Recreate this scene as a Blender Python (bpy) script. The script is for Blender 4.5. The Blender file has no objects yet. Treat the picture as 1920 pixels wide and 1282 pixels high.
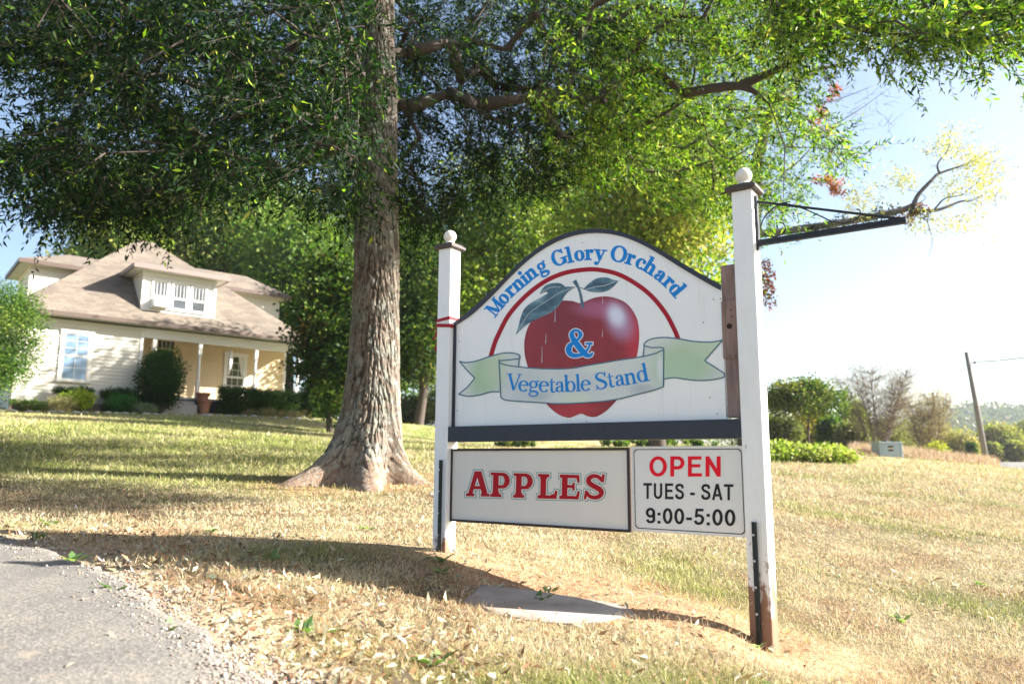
import bpy, math, random
import numpy as np
from mathutils import Vector, Matrix
random.seed(7); RNG = np.random.default_rng(7)
SC = bpy.context.scene
COL = SC.collection

# ------------------------------------------------------------------ camera
CAM_F, PITCH, ROLL = 1400., math.radians(9.13), math.radians(.36)
CX = np.array([1., 0, 0]); CU = np.array([0, -math.sin(PITCH), math.cos(PITCH)])
FW = np.array([0, math.cos(PITCH), math.sin(PITCH)])
CR = math.cos(ROLL)*CX + math.sin(ROLL)*CU
UP = -math.sin(ROLL)*CX + math.cos(ROLL)*CU
CPOS = np.array([0, 0, 1.])
cd = bpy.data.cameras.new('camera'); cam = bpy.data.objects.new('camera', cd); COL.objects.link(cam)
cd.lens = CAM_F/1920*36; cd.sensor_width = 36; cd.clip_start = .05; cd.clip_end = 5000
m = Matrix(((CR[0], UP[0], -FW[0], 0), (CR[1], UP[1], -FW[1], 0), (CR[2], UP[2], -FW[2], 1.), (0, 0, 0, 1)))
cam.matrix_world = m
cd.dof.use_dof = True; cd.dof.focus_distance = 4.3; cd.dof.aperture_fstop = 2.4
SC.camera = cam

# ------------------------------------------------------------------ light
SUN_EL, SUN_AZ = math.radians(29.5), math.radians(3.0)      # azimuth from +X towards +Y
SUNV = Vector((math.cos(SUN_AZ)*math.cos(SUN_EL), math.sin(SUN_AZ)*math.cos(SUN_EL), math.sin(SUN_EL)))
w = bpy.data.worlds.new('World'); SC.world = w; w.use_nodes = True
nt = w.node_tree; bg = nt.nodes['Background']
sky = nt.nodes.new('ShaderNodeTexSky'); sky.sky_type = 'NISHITA'; sky.sun_disc = False
sky.sun_elevation = SUN_EL; sky.sun_rotation = math.pi/2 - SUN_AZ
sky.air_density = 1.0; sky.dust_density = 2.2; sky.ozone_density = 1.0; sky.altitude = 100
nt.links.new(sky.outputs[0], bg.inputs[0]); bg.inputs[1].default_value = .054
sl = bpy.data.lights.new('sun', 'SUN'); sl.energy = 5.0; sl.angle = math.radians(.53); sl.color = (1, .95, .87)
so = bpy.data.objects.new('sun', sl); COL.objects.link(so)
so.rotation_euler = SUNV.to_track_quat('Z', 'Y').to_euler(); so.location = (30, 0, 20)
vs = SC.view_settings; vs.view_transform = 'Standard'; vs.look = 'None'; vs.gamma = 1; vs.use_curve_mapping = False
vs.exposure = 2.33
SC.cycles.max_bounces = 6; SC.cycles.diffuse_bounces = 3; SC.cycles.glossy_bounces = 2
SC.cycles.transmission_bounces = 3; SC.cycles.transparent_max_bounces = 6
SC.cycles.volume_bounces = 0; SC.cycles.sample_clamp_indirect = 6
SC.cycles.use_denoising = True

# ------------------------------------------------------------------ photo measuring helpers
def ray(px, py): return FW + CR*(px-960)/CAM_F + UP*(641-py)/CAM_F
def at(px, py, y):
    d = ray(px, py); return CPOS + d*(y/d[1])

# ------------------------------------------------------------------ noise
def _h(i, j, s):
    v = np.sin(i*127.1 + j*311.7 + s*74.7)*43758.5453
    return v - np.floor(v)
def vn(x, y, s=0.):
    x = np.asarray(x, float); y = np.asarray(y, float)
    i = np.floor(x); j = np.floor(y); f = x-i; g = y-j
    f = f*f*(3-2*f); g = g*g*(3-2*g)
    return (_h(i, j, s)*(1-f)+_h(i+1, j, s)*f)*(1-g) + (_h(i, j+1, s)*(1-f)+_h(i+1, j+1, s)*f)*g
def fbm(x, y, s=0., o=4):
    t = 0; a = .5
    for k in range(o): t = t + a*vn(x*2**k, y*2**k, s+k*3.3); a *= .5
    return t/(1-.5**o)

# ------------------------------------------------------------------ materials
MATS = {}
def mat(name, build, **k):
    if name in MATS: return MATS[name]
    m = bpy.data.materials.new(name); m.use_nodes = True
    n = m.node_tree; b = n.nodes['Principled BSDF']; build(n, b, **k); MATS[name] = m; return m
def nd(n, t, **k):
    x = n.nodes.new(t)
    for a, v in k.items():
        if a.startswith('i_'):
            x.inputs[int(a[2:]) if a[2:].isdigit() else a[2:]].default_value = v
        else: setattr(x, a, v)
    return x
def ramp(n, fac, stops):
    r = n.nodes.new('ShaderNodeValToRGB'); e = r.color_ramp.elements
    while len(e) < len(stops): e.new(.5)
    for q, (p, c) in zip(e, stops): q.position = p; q.color = (*c, 1)
    n.links.new(fac, r.inputs[0]); return r.outputs[0]
def noise(n, scale, vec=None, detail=4, stretch=None, rough=.55):
    t = nd(n, 'ShaderNodeTexNoise'); t.inputs['Scale'].default_value = scale; t.inputs['Detail'].default_value = detail
    t.inputs['Roughness'].default_value = rough
    if vec is None:
        vec = nd(n, 'ShaderNodeTexCoord').outputs['Object']
    if stretch:
        mp = nd(n, 'ShaderNodeMapping'); mp.inputs['Scale'].default_value = stretch
        n.links.new(vec, mp.inputs[0]); vec = mp.outputs[0]
    n.links.new(vec, t.inputs['Vector']); return t.outputs[0]
def mixc(n, f, a, b, mode='MIX'):
    x = nd(n, 'ShaderNodeMix', data_type='RGBA', blend_type=mode)
    for i, v in ((0, f), (6, a), (7, b)):
        if hasattr(v, 'is_linked') or hasattr(v, 'links'): n.links.new(v, x.inputs[i])
        else: x.inputs[i].default_value = v if i == 0 else (*v, 1)
    return x.outputs[2]
def bump(n, b, h, strength=.4, dist=.01):
    x = nd(n, 'ShaderNodeBump'); x.inputs['Strength'].default_value = strength; x.inputs['Distance'].default_value = dist
    n.links.new(h, x.inputs['Height']); n.links.new(x.outputs[0], b.inputs['Normal'])
def paint(name, c, rough=.5, dirt=.12, scale=6, bmp=.1, dark=None, stretch=None):
    def f(n, b):
        h = noise(n, scale, detail=6, stretch=stretch)
        d = dark or tuple(x*.55 for x in c)
        col = ramp(n, h, [(.3, tuple(c[i]*(1-dirt*1.2)+d[i]*dirt*1.2 for i in range(3))), (.52, c), (.75, tuple(c[i]*(1-dirt*.5)+d[i]*dirt*.5 for i in range(3)))])
        n.links.new(col, b.inputs['Base Color']); b.inputs['Roughness'].default_value = rough
        bump(n, b, noise(n, scale*25, detail=3), bmp, .002); b.inputs['Specular IOR Level'].default_value = .25 if rough > .35 else .5
    return mat(name, f)
def vcol(name, rough=.8, transl=0., attr='col', spec=.3, bmp=0, tint=(1.35, 1.5, .6)):
    def f(n, b):
        a = nd(n, 'ShaderNodeAttribute', attribute_name=attr); c = a.outputs['Color']
        n.links.new(c, b.inputs['Base Color']); b.inputs['Roughness'].default_value = rough
        b.inputs['Specular IOR Level'].default_value = spec
        if bmp: bump(n, b, noise(n, bmp, detail=5), .6, .02)
        if transl:
            t = nd(n, 'ShaderNodeBsdfTranslucent'); x = nd(n, 'ShaderNodeMixShader'); x.inputs[0].default_value = transl
            c2 = mixc(n, 1., c, tint, 'MULTIPLY')
            n.links.new(c2, t.inputs[0]); n.links.new(b.outputs[0], x.inputs[1]); n.links.new(t.outputs[0], x.inputs[2])
            n.links.new(x.outputs[0], n.nodes['Material Output'].inputs[0])
    return mat(name, f)
M_LEAF = vcol('leaf', rough=.55, transl=.36, spec=.12, tint=(1.3, 1.6, .5))
M_GRASS = vcol('grass_blade', rough=.7, transl=.28, tint=(1, 1, .95))
M_VC = vcol('tinted', rough=.85)

# ------------------------------------------------------------------ mesh building
def mesh(name, V, Fs, mt, cols=None, smooth=False):
    me = bpy.data.meshes.new(name)
    V = np.asarray(V, dtype=np.float32).reshape(-1, 3)
    if isinstance(Fs, np.ndarray):
        k = Fs.shape[1]; nf = len(Fs)
        me.vertices.add(len(V)); me.vertices.foreach_set('co', V.ravel())
        me.loops.add(nf*k); me.loops.foreach_set('vertex_index', Fs.astype(np.int32).ravel())
        me.polygons.add(nf); me.polygons.foreach_set('loop_start', np.arange(0, nf*k, k, dtype=np.int32))
        me.update(calc_edges=True)
    else:
        me.from_pydata([tuple(map(float, v)) for v in V], [], [tuple(map(int, f)) for f in Fs])
    if smooth: me.polygons.foreach_set('use_smooth', np.ones(len(me.polygons), dtype=bool))
    if cols is not None:
        a = me.color_attributes.new('col', 'FLOAT_COLOR', 'POINT')
        c = np.ones((len(V), 4), dtype=np.float32); c[:, :3] = cols; a.data.foreach_set('color', c.ravel())
    if mt is not None: me.materials.append(mt)
    me.validate() if len(V) < 20000 else None
    return me
class MB:
    """collects shapes for one mesh"""
    def __init__(s): s.v = []; s.f = []; s.n = 0
    def add(s, V, F_):
        V = np.asarray(V, float).reshape(-1, 3); s.v.append(V); s.f += [tuple(i+s.n for i in f) for f in F_]; s.n += len(V); return s
    def box(s, a, b, fr=None):
        (x0, y0, z0), (x1, y1, z1) = a, b
        V = [(x0, y0, z0), (x1, y0, z0), (x1, y1, z0), (x0, y1, z0), (x0, y0, z1), (x1, y0, z1), (x1, y1, z1), (x0, y1, z1)]
        if fr: V = [fr(*p) for p in V]
        return s.add(V, [(0, 3, 2, 1), (4, 5, 6, 7), (0, 1, 5, 4), (1, 2, 6, 5), (2, 3, 7, 6), (3, 0, 4, 7)])
    def bbox(s, a, b, c=.004, fr=None):
        """box with bevelled vertical and horizontal edges (chamfer c)"""
        (x0, y0, z0), (x1, y1, z1) = a, b; V = []
        for z, k in ((z0, c), (z0+c, 0), (z1-c, 0), (z1, c)):
            X0, X1, Y0, Y1 = x0+k, x1-k, y0+k, y1-k
            V += [(X0+c, Y0, z), (X1-c, Y0, z), (X1, Y0+c, z), (X1, Y1-c, z), (X1-c, Y1, z), (X0+c, Y1, z), (X0, Y1-c, z), (X0, Y0+c, z)]
        if fr: V = [fr(*p) for p in V]
        F_ = [tuple(range(7, -1, -1)), tuple(range(24, 32))]
        for l in range(3):
            for i in range(8): j = (i+1) % 8; F_.append((l*8+i, l*8+j, l*8+8+j, l*8+8+i))
        return s.add(V, F_)
    def tube(s, pts, rad, seg=8, cap=True, sq=False):
        pts = [np.array(p, float) for p in pts]; k = len(pts)
        rad = [rad]*k if np.isscalar(rad) else rad
        V = []; prev = None
        for i, p in enumerate(pts):
            t = pts[min(i+1, k-1)]-pts[max(i-1, 0)]; t = t/(np.linalg.norm(t)+1e-9)
            if prev is None:
                a = np.array([0, 0, 1.]) if abs(t[2]) < .9 else np.array([1., 0, 0]); u = np.cross(t, a)
            else: u = prev - t*np.dot(prev, t)
            u /= np.linalg.norm(u)+1e-9; prev = u; v = np.cross(t, u)
            for q in range(seg):
                an = 2*math.pi*(q+.5*sq)/seg; V.append(p+(u*math.cos(an)+v*math.sin(an))*rad[i])
        F_ = [(i*seg+q, i*seg+(q+1) % seg, (i+1)*seg+(q+1) % seg, (i+1)*seg+q) for i in range(k-1) for q in range(seg)]
        if cap: F_ += [tuple(range(seg-1, -1, -1)), tuple((k-1)*seg+q for q in range(seg))]
        return s.add(V, F_)
    def lathe(s, c, prof, seg=24, fr=None):
        V = []; c = np.array(c, float)
        for r, z in prof:
            for q in range(seg): a = 2*math.pi*q/seg; V.append(c+np.array([r*math.cos(a), r*math.sin(a), z]))
        k = len(prof)
        if fr: V = [fr(*p) for p in V]
        F_ = [(i*seg+q, i*seg+(q+1) % seg, (i+1)*seg+(q+1) % seg, (i+1)*seg+q) for i in range(k-1) for q in range(seg)]
        F_ += [tuple(range(seg-1, -1, -1)), tuple((k-1)*seg+q for q in range(seg))]
        return s.add(V, F_)
    def prism(s, outline, d):
        """outline: list of 3D points, extruded by vector d"""
        k = len(outline); V = [np.array(p, float) for p in outline]; V += [p+np.array(d) for p in V]
        return s.add(V, [tuple(range(k)), tuple(range(2*k-1, k-1, -1))]+[(i, i+k, (i+1) % k+k, (i+1) % k) for i in range(k)])
    def poly(s, outline): return s.add(outline, [tuple(range(len(outline)))])

def tag(o, label=None, cat=None, group=None, kind=None):
    for k, v in (('label', label), ('category', cat), ('group', group), ('kind', kind)):
        if v: o[k] = v
    return o
class Thing:
    def __init__(s, name, label, cat, base, group=None, rotz=0, kind=None):
        s.e = bpy.data.objects.new(name, None); COL.objects.link(s.e); s.base = np.array(base, float); s.e.location = base
        s.e.rotation_euler = (0, 0, rotz); s.e.empty_display_size = .2; tag(s.e, label, cat, group, kind); s.local = rotz != 0
    def part(s, name, mb, mt, parent=None, smooth=False, cols=None, label=None, kind=None, F_=None):
        V, Fs = (np.concatenate(mb.v), mb.f) if isinstance(mb, MB) else (mb, F_)
        if not s.local: V = V - s.base
        o = bpy.data.objects.new(name, mesh(name, V, Fs, mt, cols, smooth)); COL.objects.link(o); o.parent = parent or s.e
        return tag(o, label, None, None, kind)
def single(name, mb, mt, label, cat, base=None, group=None, smooth=False, cols=None, kind=None, F_=None):
    V, Fs = (np.concatenate(mb.v), mb.f) if isinstance(mb, MB) else (mb, F_)
    base = np.array(base if base is not None else (0, 0, 0), float)
    o = bpy.data.objects.new(name, mesh(name, V-base, Fs, mt, cols, smooth)); o.location = base; COL.objects.link(o)
    return tag(o, label, cat, group, kind)

# ------------------------------------------------------------------ ground shape
CTRL = [at(*p) for p in [(1412, 1196, 3.7), (838, 1034, 4.75), (1370, 1172, 3.72), (1230, 1148, 3.69), (990, 1144, 3.66), (792, 1108, 3.62),
        (417, 1060, 3.56), (137, 1068, 3.5), (667, 1020, 4.74), (417, 1010, 4.68), (0, 997, 4.6), (680, 904, 8.8), (560, 893, 9.2), (780, 893, 9.2),
        (0, 768, 31), (150, 769, 33), (300, 774, 35), (450, 776, 37), (560, 783, 39), (640, 790, 38), (782, 798, 40), (900, 832, 35), (1100, 834, 35), (1350, 836, 34),
        (1500, 866, 20), (1560, 858, 27), (1620, 857, 29), (1680, 858, 32), (1740, 863, 30), (1800, 871, 26), (1860, 887, 20), (1919, 907, 15), (1852, 876, 45), (1915, 890, 50), (1890, 872, 75), (1919, 890, 38)]]
CTRL += [np.array(p, float) for p in [(-1.5, 1.9, .42), (0, 2.2, .3), (1.5, 2.4, .12), (0, 0, .2), (-3, 0, .42), (3, 0, -.1), (2.4, 3.5, .02), (1.9, 4.6, .18), (1.0, 6, .42), (4, 8, .35), (-6, 6, .75), (-8, 2, .8),
        (-9, 9, 1.05), (8, 16, .85), (-9, 18, 1.75), (-16, 20, 2.1), (0, 18, 1.2), (12, 10, -.1), (20, 20, .1), (30, 40, .2), (40, 70, -.6), (20, 60, .5), (0, 70, 2), (-30, 60, 4.5), (-45, 30, 4.2),
        (-100, 0, 4), (-100, 100, 8), (100, 0, -4), (100, 100, -2), (0, 250, 2), (150, 300, -2), (-150, 300, 8), (0, -60, 0), (60, -40, -2), (-60, -40, 2)]]
CTRL = np.array(CTRL)
def _tps(r2): return np.where(r2 > 1e-9, r2*np.log(r2+1e-12), 0)
_n = len(CTRL); _P = np.c_[np.ones(_n), CTRL[:, :2]/50]
_K = _tps(((CTRL[:, None, :2]-CTRL[None, :, :2])**2).sum(-1)/2500) + np.eye(_n)*1e-5
_A = np.block([[_K, _P], [_P.T, np.zeros((3, 3))]]); _W = np.linalg.solve(_A, np.r_[CTRL[:, 2], 0, 0, 0])
def gh(x, y):
    x = np.asarray(x, float); y = np.asarray(y, float); sh = x.shape; x = x.ravel(); y = y.ravel(); out = np.empty(len(x))
    for a in range(0, len(x), 20000):
        X = np.c_[x[a:a+20000], y[a:a+20000]]
        K = _tps(((X[:, None, :]-CTRL[None, :, :2])**2).sum(-1)/2500)
        out[a:a+20000] = K@_W[:_n] + np.c_[np.ones(len(X)), X/50]@_W[_n:]
    r = np.hypot(x, y); f = np.clip((r-90)/160, 0, 1); f = f*f*(3-2*f)
    out = out*(1-f) + f*1.0*np.clip(-x/200, -2.5, 3)
    near = np.clip(1-r/30, 0, 1)
    out += near*(.03*(fbm(x*1.6, y*1.6, 3)-.5) + .018*(fbm(x*7, y*7, 5)-.5))
    out -= .03*np.exp(-((x-1.2)**2+(y-3.62)**2)/.02)
    return out.reshape(sh)
def G(x, y): return float(gh(np.array([x]), np.array([y]))[0])
def gnd(px, y, off=0.):
    """ground point under photo column px at distance y"""
    z = 0.
    for _ in range(6):
        p = at(px, 641, y); d = ray(px, 641)
        # solve x for the ray through column px that meets height z
        t = 641
        py = 641
        for _k in range(3):
            q = at(px, py, y); py += (q[2]-z)/y*CAM_F
        z = G(q[0], y)
    return np.array([q[0], y, z+off])

# driveway edge polyline in plan (from the photo)
EDGE = np.array([at(*p)[:2] for p in [(0, 1022, 4.3), (120, 1058, 3.62), (250, 1112, 3.0), (350, 1170, 2.6), (450, 1238, 2.28), (510, 1282, 2.1)]])
EDGE = np.vstack([[-9, 7.4], [-5.2, 5.4], EDGE, [-.2, 1.0], [.5, 0], [1.5, -3], [3, -12]])
def edge_x(y):  # driveway lies at x < edge_x(y)
    o = np.argsort(EDGE[:, 1]); return np.interp(y, EDGE[o, 1], EDGE[o, 0], left=EDGE[o[0], 0])
def drive_d(x, y):
    """signed distance-like measure: negative inside the driveway"""
    d = np.full(np.shape(x), 1e9)
    for a, b in zip(EDGE[:-1], EDGE[1:]):
        ab = b-a; t = np.clip(((x-a[0])*ab[0]+(y-a[1])*ab[1])/(ab@ab), 0, 1)
        d = np.minimum(d, np.hypot(x-a[0]-ab[0]*t, y-a[1]-ab[1]*t))
    return np.where((x < edge_x(y)) & (y < 7.4), -d, d)

def lawn_col(x, y, blades=False):
    """true colour of soil/turf at a place: dry tan turf, green patches, bare reddish earth, gravelly verge"""
    g = fbm(x*.9, y*.9, 11); g2 = fbm(x*.23+5, y*.23, 17); f3 = fbm(x*4, y*4, 23)
    tan = np.array([.43, .35, .215]); straw = np.array([.56, .475, .335]); green = np.array([.155, .19, .05]); earth = np.array([.33, .2, .125])
    a = np.clip((f3-.35)*2.2, 0, 1)[:, None]; c = tan*(1-a)+straw*a
    lush = np.clip((g-.50)*3+(g2-.5)*1.8, 0, 1)
    lush = np.clip(lush*.8 + np.clip((-x-.3)/3.5, 0, .62)*np.clip((y-6.6)/1.6, 0, 1)*np.clip(1.5-y/26, .55, 1) + .12*np.clip((x-3)/4, 0, 1)*np.clip((y-5)/6, 0, 1) + np.clip((y-20)/60, 0, .2), 0, .9)
    c = c*(1-lush[:, None])+green*lush[:, None]
    th_ = np.clip((fbm(x*2.6+3, y*2.6, 91)-.53)*6, 0, 1)[:, None]*np.clip(1.3-lush*1.5, 0, 1)[:, None]; c = c*(1-.65*th_)+np.array([.27, .15, .085])*.65*th_
    # bare earth by the sign, round the oak and along the verge
    e = np.exp(-(((x-.35)/1.3)**2+((y-4.0+.5*(x-.35))/.55)**2)) + 1.1*np.exp(-((x+1.85)**2+(y-8.75)**2)/1.3) + .9*np.exp(-((x-1.25)**2+(y-3.65)**2)/.07) + .75*np.exp(-((x+2.3)**2+(y-4.2)**2)/.8) + .55*np.exp(-(((x+1.1)/.9)**2+((y-2.6)/.7)**2))
    e = np.clip(e*1.25+(f3-.5)*.7+(g-.5)*.5 - .12, 0, 1)
    dd = drive_d(x, y); v = np.clip(1-(dd-.02)/.45, 0, 1); v = np.clip(v*1.5+(f3-.5)*.8-.35, 0, 1)
    c = c*(1-e[:, None])+earth*e[:, None]
    c = c*(1-v[:, None])+np.array([.33, .26, .2])*v[:, None]
    ln_ = np.abs((x-3.4)*.757+(y-9.9)*.654+.12*(fbm(x*1.5, y*1.5, 44)-.5)); rut = np.exp(-(ln_/.055)**2)*((x > 2.6) & (x < 7) & (y > 5.5))
    lush = np.clip(lush+rut*.9, 0, 1); c = c*(1-rut[:, None]*.6)+np.array([.05, .07, .02])*rut[:, None]*.6
    return c*(.8+.4*fbm(x*13, y*13, 31))[:, None], np.clip(e*.9+v, 0, 1), lush

def axis(lo, hi, n, k):
    t = np.linspace(-1, 1, n); s = np.sinh(t*k)/math.sinh(k); return np.where(s < 0, s*lo, s*hi)
def grid_mesh(name, xs, ys, mt, colf=None, **k):
    X, Y = np.meshgrid(xs, ys); Z = gh(X, Y); V = np.c_[X.ravel(), Y.ravel(), Z.ravel()]
    nx, ny = len(xs), len(ys); i = (np.arange(ny-1)[:, None]*nx+np.arange(nx-1)[None]).ravel()
    F_ = np.c_[i, i+1, i+nx+1, i+nx]
    cols = colf(V[:, 0], V[:, 1]) if colf else None
    return single(name, V, mt, None, None, F_=F_, cols=cols, smooth=True, kind='structure')
def ground_mat(n, b):
    a = nd(n, 'ShaderNodeAttribute', attribute_name='col').outputs['Color']
    h = noise(n, 45, detail=6, rough=.7); h2 = noise(n, 9, detail=5); h3 = noise(n, 1.2, detail=4)
    c = mixc(n, 1., a, ramp(n, h, [(.25, (.45, .42, .4)), (.5, (.95, .95, .95)), (.75, (1.45, 1.4, 1.3))]), 'MULTIPLY')
    c = mixc(n, 1., c, ramp(n, h2, [(.3, (.72, .72, .7)), (.55, (1, 1, 1)), (.75, (1.25, 1.25, 1.2))]), 'MULTIPLY')
    c = mixc(n, 1., c, ramp(n, h3, [(.35, (.85, .9, .8)), (.65, (1.12, 1.08, 1.0))]), 'MULTIPLY')
    n.links.new(c, b.inputs['Base Color']); b.inputs['Roughness'].default_value = .95; b.inputs['Specular IOR Level'].default_value = .15
    bump(n, b, h, .8, .02)
M_GROUND = mat('turf', ground_mat)
def soil_shade_col(x, y):   # thatch and soil, darkened for the shade among the blades; beyond the built blades the sheet itself is the turf
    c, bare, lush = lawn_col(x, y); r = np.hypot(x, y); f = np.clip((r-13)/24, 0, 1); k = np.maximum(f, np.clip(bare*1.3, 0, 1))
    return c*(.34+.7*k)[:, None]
gx = np.unique(np.r_[axis(1500, 1500, 361, 9.2)]); gy = np.unique(np.r_[axis(300, 1800, 401, 8.8)+4])
grid_mesh('ground', gx, gy, M_GROUND, soil_shade_col)

def asphalt(n, b):
    h = noise(n, 160, detail=3, rough=.8); h2 = noise(n, 2.5, detail=5)
    v = nd(n, 'ShaderNodeTexVoronoi'); v.inputs['Scale'].default_value = 120
    tc = nd(n, 'ShaderNodeTexCoord'); n.links.new(tc.outputs['Object'], v.inputs['Vector'])
    c = ramp(n, h, [(.3, (.055, .052, .048)), (.5, (.12, .113, .104)), (.7, (.27, .255, .23))])
    v.inputs['Scale'].default_value = 90
    c = mixc(n, 1., c, ramp(n, v.outputs['Color'], [(.15, (.78, .78, .78)), (.45, (.98, .97, .95)), (.9, (1.18, 1.16, 1.13)), (.97, (1.9, 1.75, 1.5))]), 'MULTIPLY')
    c = mixc(n, 1., c, ramp(n, h2, [(.3, (.78, .78, .8)), (.7, (1.2, 1.16, 1.1))]), 'MULTIPLY')
    st = noise(n, 7, detail=5); c = mixc(n, ramp(n, st, [(.6, (0, 0, 0)), (.72, (.5, .5, .5))]), c, (.3, .24, .17))
    n.links.new(c, b.inputs['Base Color']); b.inputs['Roughness'].default_value = .9
    bump(n, b, v.outputs['Distance'], .35, .005)
M_ASPH = mat('asphalt', asphalt)
# driveway sheet, a little above the turf, with a crumbled edge
def driveway():
    pts = []
    for a, b in zip(EDGE[:-1], EDGE[1:]):
        k = max(2, int(np.hypot(*(b-a))/.05))
        for t in np.linspace(0, 1, k, endpoint=False): pts.append(a+(b-a)*t)
    pts = np.array(pts); tn = np.gradient(pts, axis=0); tn /= np.linalg.norm(tn, axis=1)[:, None]; nn = np.c_[tn[:, 1], -tn[:, 0]]
    pts = pts - nn*0 + nn*((fbm(pts[:, 0]*6, pts[:, 1]*6, 41)-.5)*.16)[:, None]
    W = np.array([-.03, 0, .05, .15, .3, .6, 1, 1.6, 2.4, 3.4, 5, 8])
    side = nn if (nn[len(nn)//2][0] < 0) else -nn
    V = []; 
    for q, wd in enumerate(W):
        p = pts + side*max(wd, 0)
        z = gh(p[:, 0], p[:, 1]) + (.035 if q else -.03)
        V.append(np.c_[p, z])
    V = np.stack(V, 1).reshape(-1, 3); k = len(W); i = (np.arange(len(pts)-1)[:, None]*k+np.arange(k-1)[None]).ravel()
    F_ = np.c_[i, i+1, i+k+1, i+k]
    if side is not nn: F_ = F_[:, ::-1]
    single('driveway', V, M_ASPH, None, None, F_=F_, kind='structure', smooth=True)
driveway()

# road at the far right
def road():
    a = np.array([at(1919, 893, 30)[0]+14, 30.]); V = []; F_ = []
    pts = [(22, 24), (27, 36), (31, 46), (36, 56), (42, 68), (52, 84), (75, 110)]
    P = []
    for p, q in zip(pts[:-1], pts[1:]):
        for t in np.linspace(0, 1, 10, endpoint=False): P.append((p[0]+(q[0]-p[0])*t, p[1]+(q[1]-p[1])*t))
    P = np.array(P)
    for i, p in enumerate(P):
        for wd in (0, 3, 6.5): x = p[0]+wd; V.append((x, p[1], G(x, p[1])+.06))
    for i in range(len(P)-1):
        for j in range(2): F_.append((i*3+j, i*3+j+1, i*3+j+4, i*3+j+3))
    mb = MB(); mb.add(V, F_); single('road', mb, M_ASPH, None, None, kind='structure')
road()

# ------------------------------------------------------------------ the sign frame of reference
SL = at(838, 1033, 4.75); SR = at(1412, 1195, 3.7)
SD = SR-SL; SD[2] = 0; SD /= np.linalg.norm(SD); SN = np.array([SD[1], -SD[0], 0])     # SN faces the camera
S_ROT = math.atan2(SD[1], SD[0]); SB = SL.copy()
def UV(px, py, off=0.):
    """photo point on the sign's plane (shifted off towards the viewer) -> sign-local x, y, z"""
    d = ray(px, py); t = np.dot(SL+SN*off-CPOS, SN)/np.dot(d, SN); p = CPOS+d*t
    return np.array([np.dot(p-SL, SD), -off, p[2]-SB[2]])
def W(z): return z-SB[2]
def sw(u, off, z):   # sign local -> world
    return SL*[1, 1, 0] + SD*u + SN*off + np.array([0, 0, z])
M_WHITE = paint('white_paint', (.80, .79, .76), .45, .1, 5, .15, stretch=(1, 1, .35))
def post_mat(n, b):
    tc = nd(n, 'ShaderNodeTexCoord'); sp = nd(n, 'ShaderNodeSeparateXYZ'); n.links.new(tc.outputs['Object'], sp.inputs[0])
    h = noise(n, 14, detail=7, stretch=(1, 1, .4), rough=.7); h2 = noise(n, 3, detail=4)
    mr = nd(n, 'ShaderNodeMapRange'); mr.inputs[1].default_value = .3; mr.inputs[2].default_value = -.35; n.links.new(sp.outputs[2], mr.inputs[0])
    ad = nd(n, 'ShaderNodeMath', operation='MULTIPLY_ADD'); ad.inputs[1].default_value = .55; n.links.new(mr.outputs[0], ad.inputs[0]); n.links.new(h, ad.inputs[2])
    worn = ramp(n, ad.outputs[0], [(.70, (0, 0, 0)), (.78, (1, 1, 1))])
    base = ramp(n, h, [(.24, (.3, .27, .23)), (.32, (.76, .77, .76)), (.6, (.82, .83, .83)), (.78, (.74, .75, .74))])
    c = mixc(n, worn, base, (.22, .12, .075)); n.links.new(c, b.inputs['Base Color']); b.inputs['Roughness'].default_value = .5
    bump(n, b, noise(n, 60, detail=5, stretch=(1, 1, .15)), .25, .004)
M_POST = mat('post_paint', post_mat)
def board_mat(n, b):
    h = noise(n, 2.2, detail=5); sp = noise(n, 34, detail=2)
    c = ramp(n, h, [(.3, (.80, .81, .80)), (.55, (.83, .84, .83)), (.75, (.81, .825, .82))])
    sk = noise(n, 5, detail=7, stretch=(6, 1, .35), rough=.65); c = mixc(n, ramp(n, sk, [(.55, (0, 0, 0)), (.75, (.3, .3, .3))]), c, (.5, .46, .4))
    c = mixc(n, ramp(n, sp, [(.77, (0, 0, 0)), (.8, (1, 1, 1))]), c, (.25, .23, .21))
    n.links.new(c, b.inputs['Base Color']); b.inputs['Roughness'].default_value = .38
M_BOARD = mat('board_paint', board_mat)
M_NAVY = paint('slate_trim', (.035, .042, .06), .45, .3, 8, .2)
M_BROWNCAP = paint('brown_grey_trim', (.075, .058, .055), .55, .3, 12, .3)
M_IRON = paint('black_iron', (.022, .026, .033), .42, .3, 20, .2)
M_GALV = paint('green_black_steel', (.02, .03, .03), .5, .4, 12, .2)
M_BLUE = paint('blue_lettering', (.004, .23, .66), .55, .1, 9, .03)
M_RED = paint('red_paint', (.36, .006, .02), .5, .15, 7, .03)
M_STEEL = paint('steel_blue_line', (.07, .16, .23), .4, .15, 9, .05)
M_PALE = paint('pale_paint', (.74, .74, .78), .4, .05, 9, .05)
def wood_mat(n, b):
    h = noise(n, 9, detail=8, stretch=(5, 5, .35), rough=.65); h2 = noise(n, 3, detail=3)
    c = ramp(n, h, [(.25, (.09, .065, .06)), (.45, (.24, .165, .14)), (.6, (.31, .23, .2)), (.8, (.4, .32, .28))])
    c = mixc(n, 1., c, ramp(n, h2, [(.3, (.7, .72, .8)), (.7, (1.1, 1, .95))]), 'MULTIPLY')
    n.links.new(c, b.inputs['Base Color']); b.inputs['Roughness'].default_value = .85; bump(n, b, h, .5, .006)
M_WOOD = mat('weathered_wood', wood_mat)
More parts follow.
